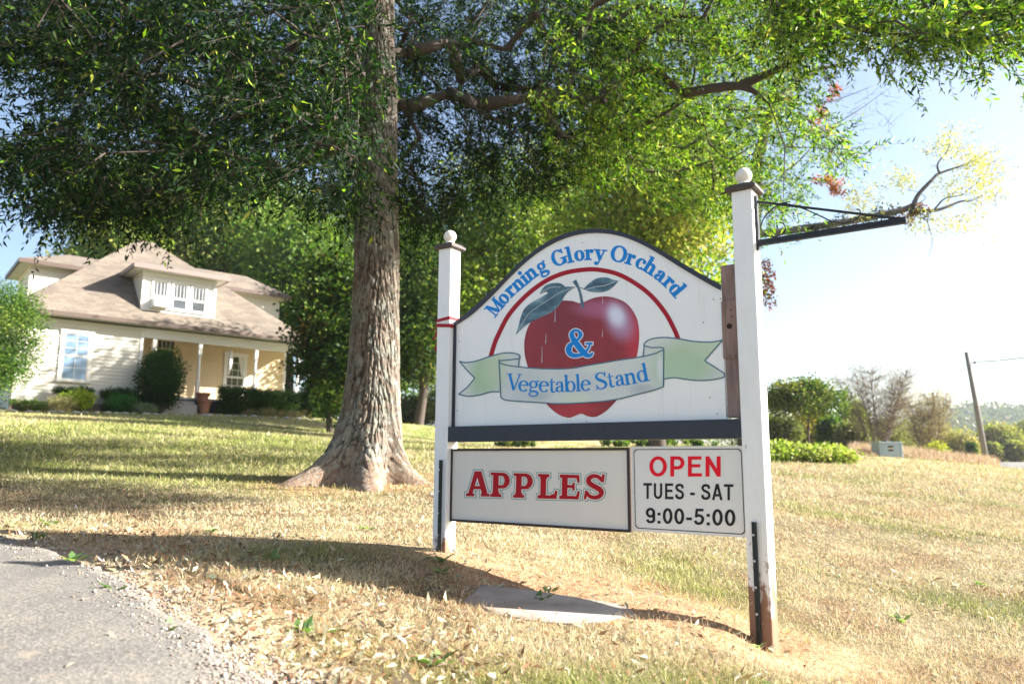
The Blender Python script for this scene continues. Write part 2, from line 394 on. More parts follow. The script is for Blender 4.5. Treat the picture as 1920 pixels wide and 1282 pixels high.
# blob(): soft airbrushed spot painted on the board, in board coordinates
def blobs(n, spots, base, sx='Object'):
    tc = nd(n, 'ShaderNodeTexCoord').outputs['Object']; c = base
    wob = noise(n, 5, detail=3)
    for (px, py), (rx, rz), rot, colr, amt in spots:
        ctr = UV(px, py); mp = nd(n, 'ShaderNodeMapping', vector_type='TEXTURE')
        mp.inputs['Location'].default_value = tuple(ctr); mp.inputs['Rotation'].default_value = (0, math.radians(rot), 0); mp.inputs['Scale'].default_value = (rx, 1, rz)
        n.links.new(tc, mp.inputs[0]); ln = nd(n, 'ShaderNodeVectorMath', operation='LENGTH'); n.links.new(mp.outputs[0], ln.inputs[0])
        mr = nd(n, 'ShaderNodeMapRange', interpolation_type='SMOOTHERSTEP'); mr.inputs[1].default_value = 1.; mr.inputs[2].default_value = .1; mr.inputs[4].default_value = amt
        n.links.new(ln.outputs['Value'], mr.inputs[0]); c = mixc(n, mr.outputs[0], c, colr)
    return c
def apple_mat(n, b):
    st = noise(n, 3, detail=6, stretch=(9, 1, .5))
    base = ramp(n, st, [(.3, (.23, .002, .008)), (.6, (.28, .003, .01)), (.8, (.31, .004, .013))])
    c = blobs(n, [((1060, 590), (.3, .34), 0, (.19, .005, .014), .8), ((1195, 640), (.12, .3), 0, (.5, .012, .03), .9), ((1075, 770), (.26, .09), 0, (.5, .012, .03), .8),
                  ((1125, 580), (.27, .085), 10, (.42, .12, .22), .7), ((1160, 600), (.12, .19), -30, (.46, .28, .44), .9), ((1156, 592), (.075, .11), -30, (.7, .74, .86), .9)], base)
    n.links.new(c, b.inputs['Base Color']); b.inputs['Roughness'].default_value = .35
def leaf_mat(n, b):
    h = noise(n, 7, detail=5, stretch=(1, 1, 2.4), rough=.6)
    c = ramp(n, h, [(.32, (.02, .055, .09)), (.48, (.05, .12, .17)), (.6, (.12, .23, .28)), (.72, (.33, .44, .48))])
    n.links.new(c, b.inputs['Base Color']); b.inputs['Roughness'].default_value = .4
def banner_mat(n, b):
    h = noise(n, 3.2, detail=4)
    base = ramp(n, h, [(.3, (.5, .58, .58)), (.5, (.6, .64, .63)), (.7, (.66, .68, .64))])
    G1 = (.38, .54, .32); G2 = (.5, .62, .42)
    c = blobs(n, [((908, 705), (.2, .26), 0, G1, .95), ((930, 690), (.16, .2), 0, G2, .8), ((1285, 678), (.3, .2), 0, G1, .9), ((1265, 700), (.2, .14), 0, (.42, .58, .42), .8), ((1325, 650), (.18, .1), 0, G2, .8),
                  ((1080, 747), (.16, .05), 0, (.62, .7, .55), .9), ((1120, 690), (.16, .05), 0, (.66, .72, .62), .8), ((1010, 742), (.12, .05), 0, (.42, .49, .5), .8), ((1205, 730), (.12, .05), 0, (.42, .46, .46), .8), ((1238, 690), (.03, .12), 0, (.68, .72, .76), .8)], base)
    n.links.new(c, b.inputs['Base Color']); b.inputs['Roughness'].default_value = .4
M_APPLE = mat('airbrushed_apple', apple_mat); M_ALEAF = mat('painted_leaf', leaf_mat); M_BANNER = mat('painted_banner', banner_mat)

# ---------------------------------------------------------------- lettering: hand-drawn serif strokes
def arcp(cx, cy, rx, ry, a0, a1, T, t, n=22, rot=0):
    o = []
    for a in np.linspace(math.radians(a0), math.radians(a1), n):
        wd = t+(T-t)*abs(math.cos(a-math.radians(rot)))**1.35; o.append((cx+rx*math.cos(a), cy+ry*math.sin(a), wd))
    return o
def ln(x0, y0, x1, y1, w0, w1=None): return [(x0, y0, w0), (x1, y1, w0 if w1 is None else w1)]
def dot(x, y, r): return [(x-r, y, .01)]+[(x+r*math.cos(a), y, 2*r*math.sin(a)) for a in np.linspace(math.pi-.3, .3, 9)]+[(x+r, y, .01)]
def spl(pts, n=8):
    P = np.array(pts, float); out = []
    for i in range(len(P)-1):
        p0, p1, p2, p3 = P[max(i-1, 0)], P[i], P[i+1], P[min(i+2, len(P)-1)]
        for t in np.linspace(0, 1, n, endpoint=(i == len(P)-2)):
            out.append(tuple(.5*((2*p1)+(-p0+p2)*t+(2*p0-5*p1+4*p2-p3)*t*t+(-p0+3*p1-3*p2+p3)*t**3)))
    return out
def serif_font(T, t, s):
    """T thick stem, t hairline, s serif thickness. x-height .66, cap 1"""
    g = {}; X = .66
    def foot(x, y=None, w=None): w = w or T*2.1; y = s/2 if y is None else y; return ln(x-w/2, y, x+w/2, y, s)
    def br(x, up=True, y=0):   # bracketed foot
        return [(x, y+(s*.6 if up else -s*.6), T*1.55), (x, y+(s*1.7 if up else -s*1.7), T*1.08)]
    def flag(x, y): return [(x-T*1.0, y-s*1.0, s*.7), (x, y-s*.35, s*1.1)]
    def stem(x, h, ft=True, fl=True):
        o = [ln(x, 0, x, h, T)]
        if ft: o += [foot(x), br(x)]
        if fl: o += [flag(x, h)]
        return o
    g['M'] = (1.12, [ln(.16, 0, .16, 1, t*1.2), foot(.16, w=T*1.7), foot(.13, 1-s/2, T*1.4), ln(.2, .97, .56, .06, T), ln(.92, .97, .56, .06, t*1.25), ln(.93, 0, .93, 1, T), foot(.93), foot(.97, 1-s/2, T*1.5), br(.93)])
    g['o'] = (.66, [arcp(.33, .33, .27-T*.25, .33-t*.4, 0, 360, T, t)])
    g['r'] = (.56, stem(.17, X)+[spl([(.2, .42, t), (.27, .55, t*1.2), (.38, .61, t*1.6)]), dot(.42, .555, T*.55)])
    g['n'] = (.78, stem(.17, X)+[spl([(.2, .46, t), (.28, .57, t*1.2), (.4, .61, T*.8), (.52, .55, T), (.55, .4, T)]), ln(.55, .42, .55, 0, T), foot(.56), br(.55)])
    g['i'] = (.4, stem(.19, X)+[dot(.19, .87, T*.58)])
    g['g'] = (.66, [arcp(.31, .44, .23-T*.2, .21-t*.3, 0, 360, T*.85, t), spl([(.48, .56, t), (.56, .66, t*1.3), (.64, .65, t*1.4)]), spl([(.2, .24, t), (.12, .14, t*1.5), (.18, .06, T*.7), (.42, .03, T*.75), (.58, -.07, T*.75), (.5, -.21, t*1.3), (.3, -.26, t*1.2), (.12, -.21, t*1.4), (.09, -.1, T*.6), (.2, .02, t)])])
    g['G'] = (.96, [arcp(.46, .5, .42-T*.35, .5-t*.45, 50, 318, T, t, 30), ln(.76, 1.0, .76, .7, t, t*1.2), spl([(.62, .93, t), (.72, .87, t*1.6), (.77, .74, t)]), ln(.78, .4, .78, .06, T), foot(.78, .42, T*2.0), spl([(.62, .06, t*1.2), (.74, .1, t*1.8), (.78, .2, t)])])
    g['l'] = (.4, stem(.19, 1.04))
    g['y'] = (.74, [ln(.14, .64, .38, .04, T), ln(.62, .64, .3, -.14, t*1.15), foot(.15, X-s/2, T*2), foot(.62, X-s/2, T*1.6), spl([(.31, -.12, t), (.24, -.24, t*1.5), (.14, -.26, T*.6)]), dot(.13, -.22, T*.52)])
    g['O'] = (1.0, [arcp(.49, .5, .45-T*.3, .5-t*.45, 0, 360, T*1.05, t, 40)])
    g['c'] = (.6, [arcp(.33, .33, .28-T*.25, .33-t*.4, 48, 318, T, t), dot(.48, .5, T*.52)])
    g['h'] = (.78, stem(.17, 1.04)+[spl([(.2, .46, t), (.28, .57, t*1.2), (.4, .61, T*.8), (.52, .55, T), (.55, .4, T)]), ln(.55, .42, .55, 0, T), foot(.56), br(.55)])
    g['a'] = (.66, [ln(.46, .48, .46, .1, T), spl([(.46, .46, T), (.42, .58, T*.75), (.3, .62, t*1.1), (.18, .57, t*1.5)]), dot(.17, .5, T*.5), spl([(.46, .38, t), (.3, .34, t*1.2), (.16, .26, T*.8), (.15, .12, T*.9), (.24, .045, t*1.3), (.36, .07, t), (.46, .16, t)]), spl([(.46, .12, T), (.5, .05, t*1.5), (.6, .06, t)])])
    g['d'] = (.76, [ln(.52, 0, .52, 1.04, T), flag(.52, 1.04), foot(.58, w=T*1.7), arcp(.3, .33, .25-T*.25, .33-t*.4, 0, 360, T, t)])
    g['b'] = (.74, [ln(.17, .02, .17, 1.04, T), flag(.17, 1.04), arcp(.42, .33, .26-T*.25, .33-t*.4, 0, 360, T, t)])
    g['V'] = (.96, [ln(.18, .97, .48, .02, T), ln(.8, .97, .48, .02, t*1.2), foot(.18, 1-s/2, T*2.3), foot(.8, 1-s/2, T*2)])
    g['e'] = (.64, [arcp(.33, .33, .28-T*.25, .33-t*.4, 8, 322, T, t), ln(.12, .38, .58, .38, t*1.1)])
    g['t'] = (.46, [ln(.2, .12, .2, .82, T, T*.55), ln(.04, .62, .42, .62, s), spl([(.2, .16, T), (.22, .06, T*.8), (.32, .03, t*1.5), (.43, .08, t)])])
    sc = [(.66, .72, t), (.62, .86, t*1.2), (.5, .94, t*1.3), (.34, .96, t*1.2), (.19, .88, T*.75), (.15, .74, T*.95), (.24, .6, T*1.05), (.42, .5, T*1.15), (.6, .38, T*1.05), (.66, .24, T*.95), (.58, .1, T*.75), (.42, .04, t*1.2), (.26, .05, t*1.3), (.15, .14, t*1.2), (.11, .28, t)]
    g['S'] = (.8, [spl(sc), ln(.68, 1.0, .66, .7, t*1.1), ln(.1, 0, .11, .3, t*1.1)])
    g['&'] = (1.0, [spl([(.9, .44, t), (.84, .28, t*1.2), (.66, .1, t*1.6), (.45, .03, T*.7), (.22, .06, T*.85), (.12, .22, T*1.05), (.18, .4, T*.9), (.34, .53, t*1.3), (.5, .66, t*1.4), (.56, .8, T*.75), (.48, .93, t*1.4), (.34, .95, t*1.4), (.24, .84, T*.8), (.26, .7, T*.9), (.4, .48, T*1.1), (.6, .22, T*1.1), (.78, .05, T*.95), (.94, .04, t*1.5), (1.0, .14, t)]), ln(.74, .47, 1.0, .47, s)])
    # fat slab capitals
    Ts = T*1.02
    g['sA'] = (.98, [ln(.2, .1, .44, .98, Ts*.85), ln(.78, .1, .52, .98, Ts*1.1), ln(.36, .93, .62, .93, .14), ln(.3, .35, .7, .35, .13), ln(.03, .06, .36, .06, .12), ln(.62, .06, .97, .06, .12), ln(.16, .16, .28, .16, .12), ln(.72, .16, .84, .16, .12)])
    P_ = [ln(.26, .05, .26, .97, Ts*1.15), ln(.04, .06, .5, .06, .12), ln(.12, .15, .42, .15, .1), ln(.04, .94, .5, .94, .12), ln(.3, .93, .52, .93, .14), ln(.3, .42, .52, .42, .14), arcp(.5, .675, .22, .255, -90, 90, Ts*1.1, .14)]
    g['sP'] = (.82, P_)
    g['sL'] = (.86, [ln(.28, .05, .28, .97, Ts*1.15), ln(.06, .94, .52, .94, .12), ln(.14, .85, .44, .85, .1), ln(.06, .07, .84, .07, .14), ln(.76, .06, .82, .34, .16, .09), ln(.6, .12, .8, .16, .12)])
    g['sE'] = (.86, [ln(.26, .05, .26, .97, Ts*1.15), ln(.05, .93, .84, .93, .14), ln(.05, .07, .84, .07, .14), ln(.3, .52, .62, .52, .13), ln(.62, .36, .62, .68, .1), ln(.78, .95, .82, .68, .14, .09), ln(.78, .05, .84, .34, .14, .09)])
    sc2 = [(.7, .74, .12), (.62, .84, .15), (.48, .91, .15), (.33, .9, .17), (.2, .8, Ts*.9), (.2, .67, Ts), (.32, .56, Ts), (.52, .46, Ts), (.68, .34, Ts), (.68, .2, Ts*.9), (.55, .1, .17), (.4, .08, .15), (.24, .13, .15), (.14, .26, .13)]
    g['sS'] = (.86, [spl(sc2), ln(.76, .99, .72, .68, .1, .12), ln(.06, .0, .12, .34, .1, .12)])
    return g
def sans_font(T):
    h = T/2; g = {}
    def O(cx, rx, cy=.5, ry=.5): return arcp(cx, cy, rx-h, ry-h, 0, 360, T, T, 32)
    g['O'] = (.84, [O(.42, .39)]); g['0'] = (.62, [O(.31, .28)])
    g['P'] = (.72, [ln(.08+h, 0, .08+h, 1, T), ln(.1, 1-h, .42, 1-h, T), ln(.1, .43, .42, .43, T), arcp(.41, (.43+1-h)/2, .2, (1-h-.43)/2, -90, 90, T, T)])
    g['E'] = (.7, [ln(.08+h, 0, .08+h, 1, T), ln(.1, 1-h, .65, 1-h, T), ln(.1, .53, .6, .53, T*.95), ln(.1, h, .67, h, T)])
    g['N'] = (.78, [ln(.08+h, 0, .08+h, 1, T), ln(.7-h, 0, .7-h, 1, T), [(.08+h*1.05, .93, T), (.7-h*1.05, .07, T)]])
    g['T'] = (.66, [ln(.33, 0, .33, 1, T), ln(.02, 1-h, .64, 1-h, T)])
    g['U'] = (.76, [ln(.08+h, .3, .08+h, 1, T), ln(.68-h, .3, .68-h, 1, T), arcp(.38, .32, .3-h, .32-h, 180, 360, T, T)])
    g['S'] = (.7, [spl([(.61-h*.6, .7, T), (.53, .86, T), (.35, .915, T), (.19, .86, T), (.14, .73, T), (.22, .6, T), (.36, .53, T), (.5, .46, T), (.575, .34, T), (.56, .19, T), (.46, .1, T), (.33, .085, T), (.17, .14, T), (.1+h*.4, .31, T)])])
    g['A'] = (.74, [[(.02+h, 0, T), (.36, 1, T)], [(.72-h, 0, T), (.38, 1, T)], ln(.17, .3, .57, .3, T*.9)])
    g['-'] = (.4, [ln(.04, .36, .36, .36, T)]); g[' '] = (.26, []); g[':'] = (.3, [ln(.15, 0, .15, T*1.1, T*1.1), ln(.15, .52, .15, .52+T*1.1, T*1.1)])
    g['9'] = (.62, [arcp(.31, .68, .28-h, .32-h, 0, 360, T, T), spl([(.59-h, .68, T), (.585-h, .42, T), (.5, .18, T), (.36, .085, T), (.2, .1, T), (.12, .24, T)])])
    g['5'] = (.62, [ln(.14, 1-h, .56, 1-h, T), ln(.2, .98, .145, .46, T*.9), spl([(.13, .48, T*.8), (.24, .575, T*.95), (.38, .57, T), (.5, .46, T), (.51, .3, T), (.44, .14, T), (.3, .085, T), (.17, .12, T), (.1, .26, T)])])
    return g
_layer = [0]
def stroke(mb, pts, fmap, grow=0., off=0.):
    P = np.array([p[:2] for p in pts]); wd = np.array([p[2] for p in pts])/2+grow
    keep = [0]+[i for i in range(1, len(P)) if np.hypot(*(P[i]-P[i-1])) > 1e-5]; P = P[keep]; wd = wd[keep]
    closed = np.hypot(*(P[0]-P[-1])) < 1e-4
    if closed: tn = np.roll(P[:-1], -1, 0)-np.roll(P[:-1], 1, 0); tn = np.vstack([tn, tn[:1]])
    else: tn = np.gradient(P, axis=0)
    tn /= np.linalg.norm(tn, axis=1)[:, None]+1e-9; nn = np.c_[-tn[:, 1], tn[:, 0]]
    if grow and not closed: P[0] -= tn[0]*grow; P[-1] += tn[-1]*grow
    _layer[0] += 1; o = off+.00003*(_layer[0] % 14)
    V = []
    for i_, (p, q, r) in enumerate(zip(P, nn, wd)): V += [fmap(p+q*r, o+i_*.000004), fmap(p-q*r, o+i_*.000004)]
    mb.add(V, [(2*i+1, 2*i+3, 2*i+2, 2*i) for i in range(len(P)-1)])
def put_text(mb, font, items, size, off, grow=0., plane_off=0., shear=0.):
    """items: (glyph, px centre, py baseline, angle deg (up-right positive), size factor)"""
    for ch, cx, cy, an, k in items:
        adv, strokes = font[ch]; a = math.radians(an); ca, sa = math.cos(a), math.sin(a)
        def fmap(p, o):
            x = (p[0]-adv/2+p[1]*shear)*size*k; y = p[1]*size*k
            v = UV(cx+x*ca-y*sa, cy-(x*sa+y*ca), plane_off); v[1] -= o; return v
        for st in strokes: stroke(mb, st, fmap, grow, off)
def px_stroke(mb, pts, wd, off, n=6):
    pts = [(x, y, wd if not isinstance(wd, (list, tuple)) else wd[i]) for i, (x, y) in enumerate(pts)]
    def fmap(p, o): v = UV(p[0], p[1]); v[1] -= o; return v
    stroke(mb, spl(pts, n) if len(pts) > 2 else pts, fmap, 0, off)
def smooth_outline(pts, n=5, corners=()):
    P = [np.array(p, float) for p in pts]; k = len(P); out = []
    for i in range(k):
        p1, p2 = P[i], P[(i+1) % k]; p0 = P[i-1] if i not in corners else p1; p3 = P[(i+2) % k] if (i+1) % k not in corners else p2
        for t in np.linspace(0, 1, n, endpoint=False):
            out.append(.5*((2*p1)+(-p0+p2)*t+(2*p0-5*p1+4*p2-p3)*t*t+(-p0+3*p1-3*p2+p3)*t**3))
    return out
def px_poly(mb, pts, off, n=5, corners=()):
    V = []
    for p in smooth_outline(pts, n, corners): v = UV(*p); v[1] -= off; V.append(v)
    mb.poly(V[::-1])
def z2(pts): return [(800+x/2.787, 400+y/2.787) for x, y in pts]
def z3(pts): return [(840+x/6.411, 600+y/6.411) for x, y in pts]
def z4(pts): return [(1100+x/6.411, 600+y/6.411) for x, y in pts]

# ---------------------------------------------------------------- main sign
sign = Thing('orchard_sign', 'white arched orchard sign board with painted red apple between two white posts', 'sign', SB, rotz=S_ROT)
UL, URt, PW = -.025, 1.917, .104
def post(uc, zb, zt, nm_off):
    mb = MB(); mb.bbox((uc-PW/2, -PW/2, W(zb)), (uc+PW/2, PW/2, W(zt)), .004)
    p = sign.part('post', mb, M_POST)
    mb = MB(); mb.bbox((uc-.077, -.077, W(zt)), (uc+.077, .077, W(zt)+.022), .004); mb.bbox((uc-.062, -.062, W(zt)+.022), (uc+.062, .062, W(zt)+.034), .003)
    sign.part('post_cap', mb, M_BROWNCAP, p)
    z0 = W(zt)+.034; r = .042
    prof = [(.034, 0), (.036, .008), (.03, .016), (.026, .022)]+[(r*math.cos(a), .058+r*math.sin(a)) for a in np.linspace(-.9, 1.5, 14)]
    mb = MB(); mb.lathe((uc, 0, z0), prof, 28); sign.part('ball_finial', mb, paint('cream_paint', (.74, .7, .62), .5, .1, 8, .1), p, smooth=True)
    return p
postL = post(UL, SL[2]-.35, 2.375, 0); postR = post(URt, SR[2]-.45, 2.372, 0)
# board panel
inner = [(852, 611.7), (866, 603), (889.7, 586), (925.6, 552), (961.5, 514.8), (997.3, 482.5), (1033, 459), (1069, 444), (1105, 437.5), (1141, 438.5), (1176.8, 447), (1212.6, 463), (1248.5, 484), (1284.4, 506.5), (1320.3, 527.5), (1350.5, 544.5)]
topo = [(846, 607), (864, 597), (907.6, 560), (943.5, 525), (979.4, 489.5), (1015.3, 462), (1051, 442.5), (1087, 432.5), (1120, 429.5), (1158.8, 434.5), (1194.7, 446), (1230.6, 464.6), (1266.5, 485), (1302.3, 506.5), (1338, 526.4), (1352, 534)]
B0 = UV(846, 803)[0]; B1 = UV(1366, 783)[0]
def dense(pts, n=4): return [(p[0], p[1]) for p in spl([(a, b, 0) for a, b in pts], n)]
mb = MB(); o = [np.array([.03, .0, W(1.2)])]+[UV(*p) for p in dense(topo)]+[np.array([B1, 0, W(1.2)])]
o[1][0] = .03; o[-2][0] = 1.778
mb.prism(o[::-1], (0, .016, 0)); board = sign.part('sign_board', mb, M_BOARD)
# slate trim along the arched top and left edge, proud of the board
mb = MB(); ti = [UV(*p) for p in dense(inner)]; to = [UV(*p) for p in dense(topo)]
to[0][0] = .028; ti[0][0] = .044; ti[-1][0] = to[-1][0] = 1.776; k = len(ti)
V = []
for a, b in zip(ti, to):
    for q in (a, b): V.append(q+[0, -.012, 0])
    for q in (b, a): V.append(q+[0, .03, 0])
F_ = []
for i in range(k-1):
    for j in range(4): F_.append((i*4+j, i*4+(j+1) % 4, (i+1)*4+(j+1) % 4, (i+1)*4+j))
F_ += [(3, 2, 1, 0), tuple((k-1)*4+j for j in range(4))]; mb.add(V, F_)
sign.part('arched_trim', mb, M_NAVY)
mb = MB(); mb.box((.027, -.0125, W(1.2)), (.044, .02, ti[0][2])); sign.part('edge_trim', mb, M_NAVY)
mb = MB(); mb.bbox((-.012, -.046, W(1.122)), (1.868, .045, W(1.2165)), .003); sign.part('cross_beam', mb, M_NAVY)
# weathered planks filling the gap by the right post
for (pa, pb, yo, wl) in (((1350, 498), (1354, 566), 0, .0), ((1354, 565), (1357, 673), -.014, .0), ((1356, 672), (1363, 783), -.004, 0)):
    a = UV(*pa); b = UV(*pb); mb = MB(); x0 = min(a[0], b[0])+.0; x1 = URt-PW/2+.001-.002
    mb.bbox((x0, .004+yo, max(b[2], W(1.218))), (x1, .034+yo, a[2]), .003)
    pl = sign.part('plank', mb, M_WOOD)
    if yo == -.014:
        mb = MB(); q = UV(1369, 612); mb.lathe((0, 0, 0), [(.0135, 0), (.0135, .003), (.006, .004)], 16, fr=lambda x, y, z: (q[0]+x, -.0105-z, q[2]+y)); sign.part('knot', mb, paint('dark_knot', (.035, .02, .018), .9, .3, 40), pl)
        for c in ((1372, 582), (1373, 594), (1370, 668), (1381, 667)):
            mb = MB(); q = UV(*c); mb.lathe((0, 0, 0), [(.004, 0), (.004, .001), (.002, .0015)], 10, fr=lambda x, y, z: (q[0]+x, -.0102-z, q[2]+y)); sign.part('nail_head', mb, M_IRON, pl)
# dark steel angle stakes bolted to the feet of the posts
for (pt, pb, uc) in (((827, 862), (822, 1034), UL), ((1414, 978), (1416, 1192), URt)):
    a = UV(*pt, off=.055); b = UV(*pb, off=.055); wdt = .024
    mb = MB(); x0 = a[0]-wdt/2
    mb.box((x0, -.060, b[2]-.2), (x0+wdt, -.0545, a[2])); mb.box((x0+wdt-.006, -.0742, b[2]-.2), (x0+wdt, -.0602, a[2]))
    st = sign.part('steel_stake', mb, M_GALV)
    for zz in np.linspace(a[2]-.06, b[2]+.1, 4):
        mb = MB(); mb.lathe((0, 0, 0), [(.006, 0), (.006, .003), (.003, .005)], 10, fr=lambda x, y, z: (x0+.008+x, -.0602-z, zz+y)); sign.part('bolt', mb, M_PALE, st)
for c in ((1338, 561), (1319, 604), (1331, 745), (1351, 560), (1092, 455), (862, 640), (858, 770), (1345, 775), (1100, 790)):
    mb = MB(); q = UV(*c); mb.lathe((0, 0, 0), [(.0032, 0), (.0032, .0012), (.0015, .0018)], 8, fr=lambda x, y, z: (q[0]+x, -.0002-z, q[2]+y)); sign.part('screw_head', mb, M_BROWNCAP, board)
for u in np.linspace(.15, 1.75, 6):
    mb = MB(); mb.lathe((0, 0, 0), [(.005, 0), (.005, .0015), (.002, .002)], 8, fr=lambda x, y, z: (u+x, -.0462-z, W(1.17)+y)); sign.part('screw_head', mb, M_IRON)
# ---- artwork
mb = MB(); px_stroke(mb, z2([(334, 752), (352, 690), (372, 640), (430, 530), (520, 430), (620, 355), (720, 312), (820, 295), (900, 295), (1000, 318), (1100, 372), (1180, 437), (1250, 524), (1296, 610), (1316, 660)]), 8.4, .0008)
sign.part('red_arc', mb, M_RED, board)
mb = MB(); px_poly(mb, z2([(805, 470), (760, 458), (700, 457), (640, 475), (575, 528), (532, 590), (512, 660), (512, 730), (525, 790), (550, 860), (600, 960), (640, 1010), (690, 1050), (740, 1067), (775, 1058), (808, 1046), (845, 1060), (885, 1062), (930, 1038), (972, 1000), (1020, 940), (1065, 850), (1095, 760), (1110, 670), (1108, 590), (1090, 530), (1050, 475), (1000, 447), (940, 434), (880, 440), (840, 455)]), .0012, 4)
sign.part('apple_emblem', mb, M_APPLE, board)
mb = MB(); px_poly(mb, z2([(780, 385), (740, 383), (690, 388), (640, 415), (600, 438), (550, 465), (510, 500), (490, 550), (480, 590), (465, 637), (500, 602), (545, 568), (600, 542), (660, 512), (700, 470), (722, 430), (750, 402)]), .0018, 4, (0, 9))
px_poly(mb, z2([(590, 423), (612, 385), (650, 366), (700, 366), (722, 386), (680, 400), (640, 418), (625, 410)]), .0016, 4, (0,))
px_poly(mb, z2([(820, 395), (850, 365), (890, 340), (940, 335), (975, 347), (1003, 352), (980, 380), (945, 405), (900, 413), (850, 408)]), .0018, 4, (0, 5))
px_stroke(mb, z2([(772, 352), (795, 392), (808, 440), (816, 492)]), [8, 5, 5, 6], .0021); px_stroke(mb, z2([(798, 388), (812, 391), (828, 398)]), 1.6, .0019)
sign.part('apple_leaves', mb, M_ALEAF, board)
mb = MB()
px_stroke(mb, z2([(770, 388), (700, 412), (640, 450), (580, 490), (530, 530), (495, 590)]), 1.0, .0026)
px_stroke(mb, z2([(835, 398), (880, 385), (930, 378), (985, 358)]), 1.4, .0026); px_stroke(mb, z2([(600, 412), (650, 388), (700, 385)]), 1.0, .0026)
sign.part('pale_veins', mb, paint('pale_streak', (.5, .55, .58), .5, .1), board); mb = MB()
for x, a, b in ((672, 492, 568), (624, 626, 682), (604, 690, 780), (921, 432, 470), (920, 606, 646)):
    mb = MB(); px_stroke(mb, z2([(x, a), (x+1, (a+b)/2), (x-1, b)]), [.5, 1.0, 1.6], .003); sign.part('drip_mark', mb, paint('pale_streak', (.5, .55, .58), .5, .1), board)

# banner
Ltail = z3([(140, 495), (220, 510), (350, 490), (500, 440), (650, 400), (760, 395), (840, 410), (868, 440), (860, 465), (700, 482), (620, 490), (622, 860), (500, 865), (400, 895), (250, 915), (130, 890), (235, 805), (325, 695), (235, 605)])
Rtail = z4([(690, 290), (740, 245), (830, 218), (950, 210), (1100, 225), (1300, 258), (1500, 265), (1635, 240), (1540, 350), (1420, 490), (1540, 565), (1655, 640), (1648, 685), (1500, 718), (1350, 725), (1200, 712), (1050, 692), (935, 708), (935, 345), (900, 330), (780, 330), (700, 310)])
Lfold = z3([(620, 490), (700, 482), (860, 465), (850, 560), (700, 540), (620, 510)])
Rfold = z4([(695, 300), (780, 332), (900, 332), (935, 350), (800, 405), (683, 435)])
top = z3([(620, 510), (700, 540), (850, 562), (1050, 580), (1300, 588), (1500, 578)])+z4([(0, 548), (200, 515), (400, 480), (600, 452), (800, 410), (930, 355)])
bot = z4([(925, 800), (800, 845), (600, 895), (400, 945), (200, 975), (0, 990)])+z3([(1500, 1000), (1300, 1003), (1100, 990), (850, 975), (700, 960), (640, 930)])
mb = MB(); px_poly(mb, Ltail, .0024, 3, (0, 8, 10, 11, 15, 17)); px_poly(mb, Rtail, .0024, 3, (0, 7, 9, 11, 12, 17, 18)); px_poly(mb, Lfold, .0028, 3, range(6)); px_poly(mb, Rfold, .0028, 3, (0, 3, 5))
px_poly(mb, top+bot, .0032, 3, (0, 11, 12, 23))
sign.part('banner', mb, M_BANNER, board)
mb = MB()
for pts, of in ((Ltail[:9], .0027), (Ltail[8:11], .0031), (Ltail[11:16], .0027), ([Ltail[15], Ltail[16], Ltail[17]], .0027), ([Ltail[17], Ltail[18], Ltail[0]], .0027), (Rtail[:8], .0027), (Rtail[7:10], .0027), (Rtail[9:12], .0027), (Rtail[11:18], .0027),
                (Rtail[18:]+[Rtail[0]], .0031), ([Lfold[2], Lfold[3]], .003), ([Rfold[0], Rfold[5]], .003), (top, .0036), (bot, .0036), ([top[-1], bot[0]], .0036), ([bot[-1], top[0], Lfold[0]], .0036)):
    px_stroke(mb, pts, 2.3, of, 5)
sign.part('banner_outline', mb, M_STEEL, board)
# words
fA = serif_font(.215, .075, .075)
path = np.array([(923, 603), (938, 584), (952, 566.5), (965, 553), (979, 541), (991, 531.5), (1003, 521.5), (1021, 510.5), (1053, 497), (1071, 492.5), (1088, 489), (1106, 487.5), (1125, 487.5), (1158.5, 491.5), (1180, 496.5), (1197, 503.5), (1213.5, 512.5), (1231.5, 525.5), (1246.5, 538), (1259, 551.5), (1270, 566)])
def tang(i):
    d = path[min(i+1, len(path)-1)]-path[max(i-1, 0)]; return math.degrees(math.atan2(-d[1], d[0]))
txt = 'Morning'; idx = [1, 2, 3, 4, 5, 6, 7]; items = []
for ch, i, k in list(zip('Morning', [1, 2, 3, 4, 5, 6, 7], [.9, .95, .96, .97, .98, .98, .98]))+list(zip('Glory', [8, 9, 10, 11, 12], [1, 1, 1, 1, 1]))+list(zip('Orchard', [13, 14, 15, 16, 17, 18, 19], [1.04, 1.03, 1.03, 1.03, 1.04, 1.04, 1.05])):
    items.append((ch, path[i][0], path[i][1], tang(i), k))
mb = MB(); put_text(mb, fA, items, 29.5, .0012, .010)
sign.part('arched_lettering', mb, M_BLUE, board)
fB = serif_font(.15, .055, .05)
items = [(c, x, y, a, k) for c, x, y, a, k in [('V', 964, 732, -3, 1), ('e', 981.5, 734, -3, 1), ('g', 1001, 734.5, -2, 1), ('e', 1020.5, 735, 0, 1), ('t', 1036, 735.7, 0, 1), ('a', 1050.5, 735.4, 1, 1), ('b', 1069.5, 735, 2, 1), ('l', 1085.5, 733.6, 3, 1), ('e', 1099.5, 732.8, 4, 1),
        ('S', 1130, 729.5, 8, 1.02), ('t', 1147.5, 726, 8, 1.03), ('a', 1164.5, 723.5, 9, 1.03), ('n', 1185.5, 720.5, 10, 1.04), ('d', 1209, 715.5, 11, 1.06)]]
mb = MB(); put_text(mb, fB, items, 31.5, .0044); sign.part('banner_lettering', mb, M_BLUE, board)
fC = serif_font(.2, .07, .08)
it = [('&', 1086, 668, 0, 1)]
mb = MB(); put_text(mb, fC, it, 51, .0022, .035); sign.part('ampersand_outline', mb, M_PALE, board)
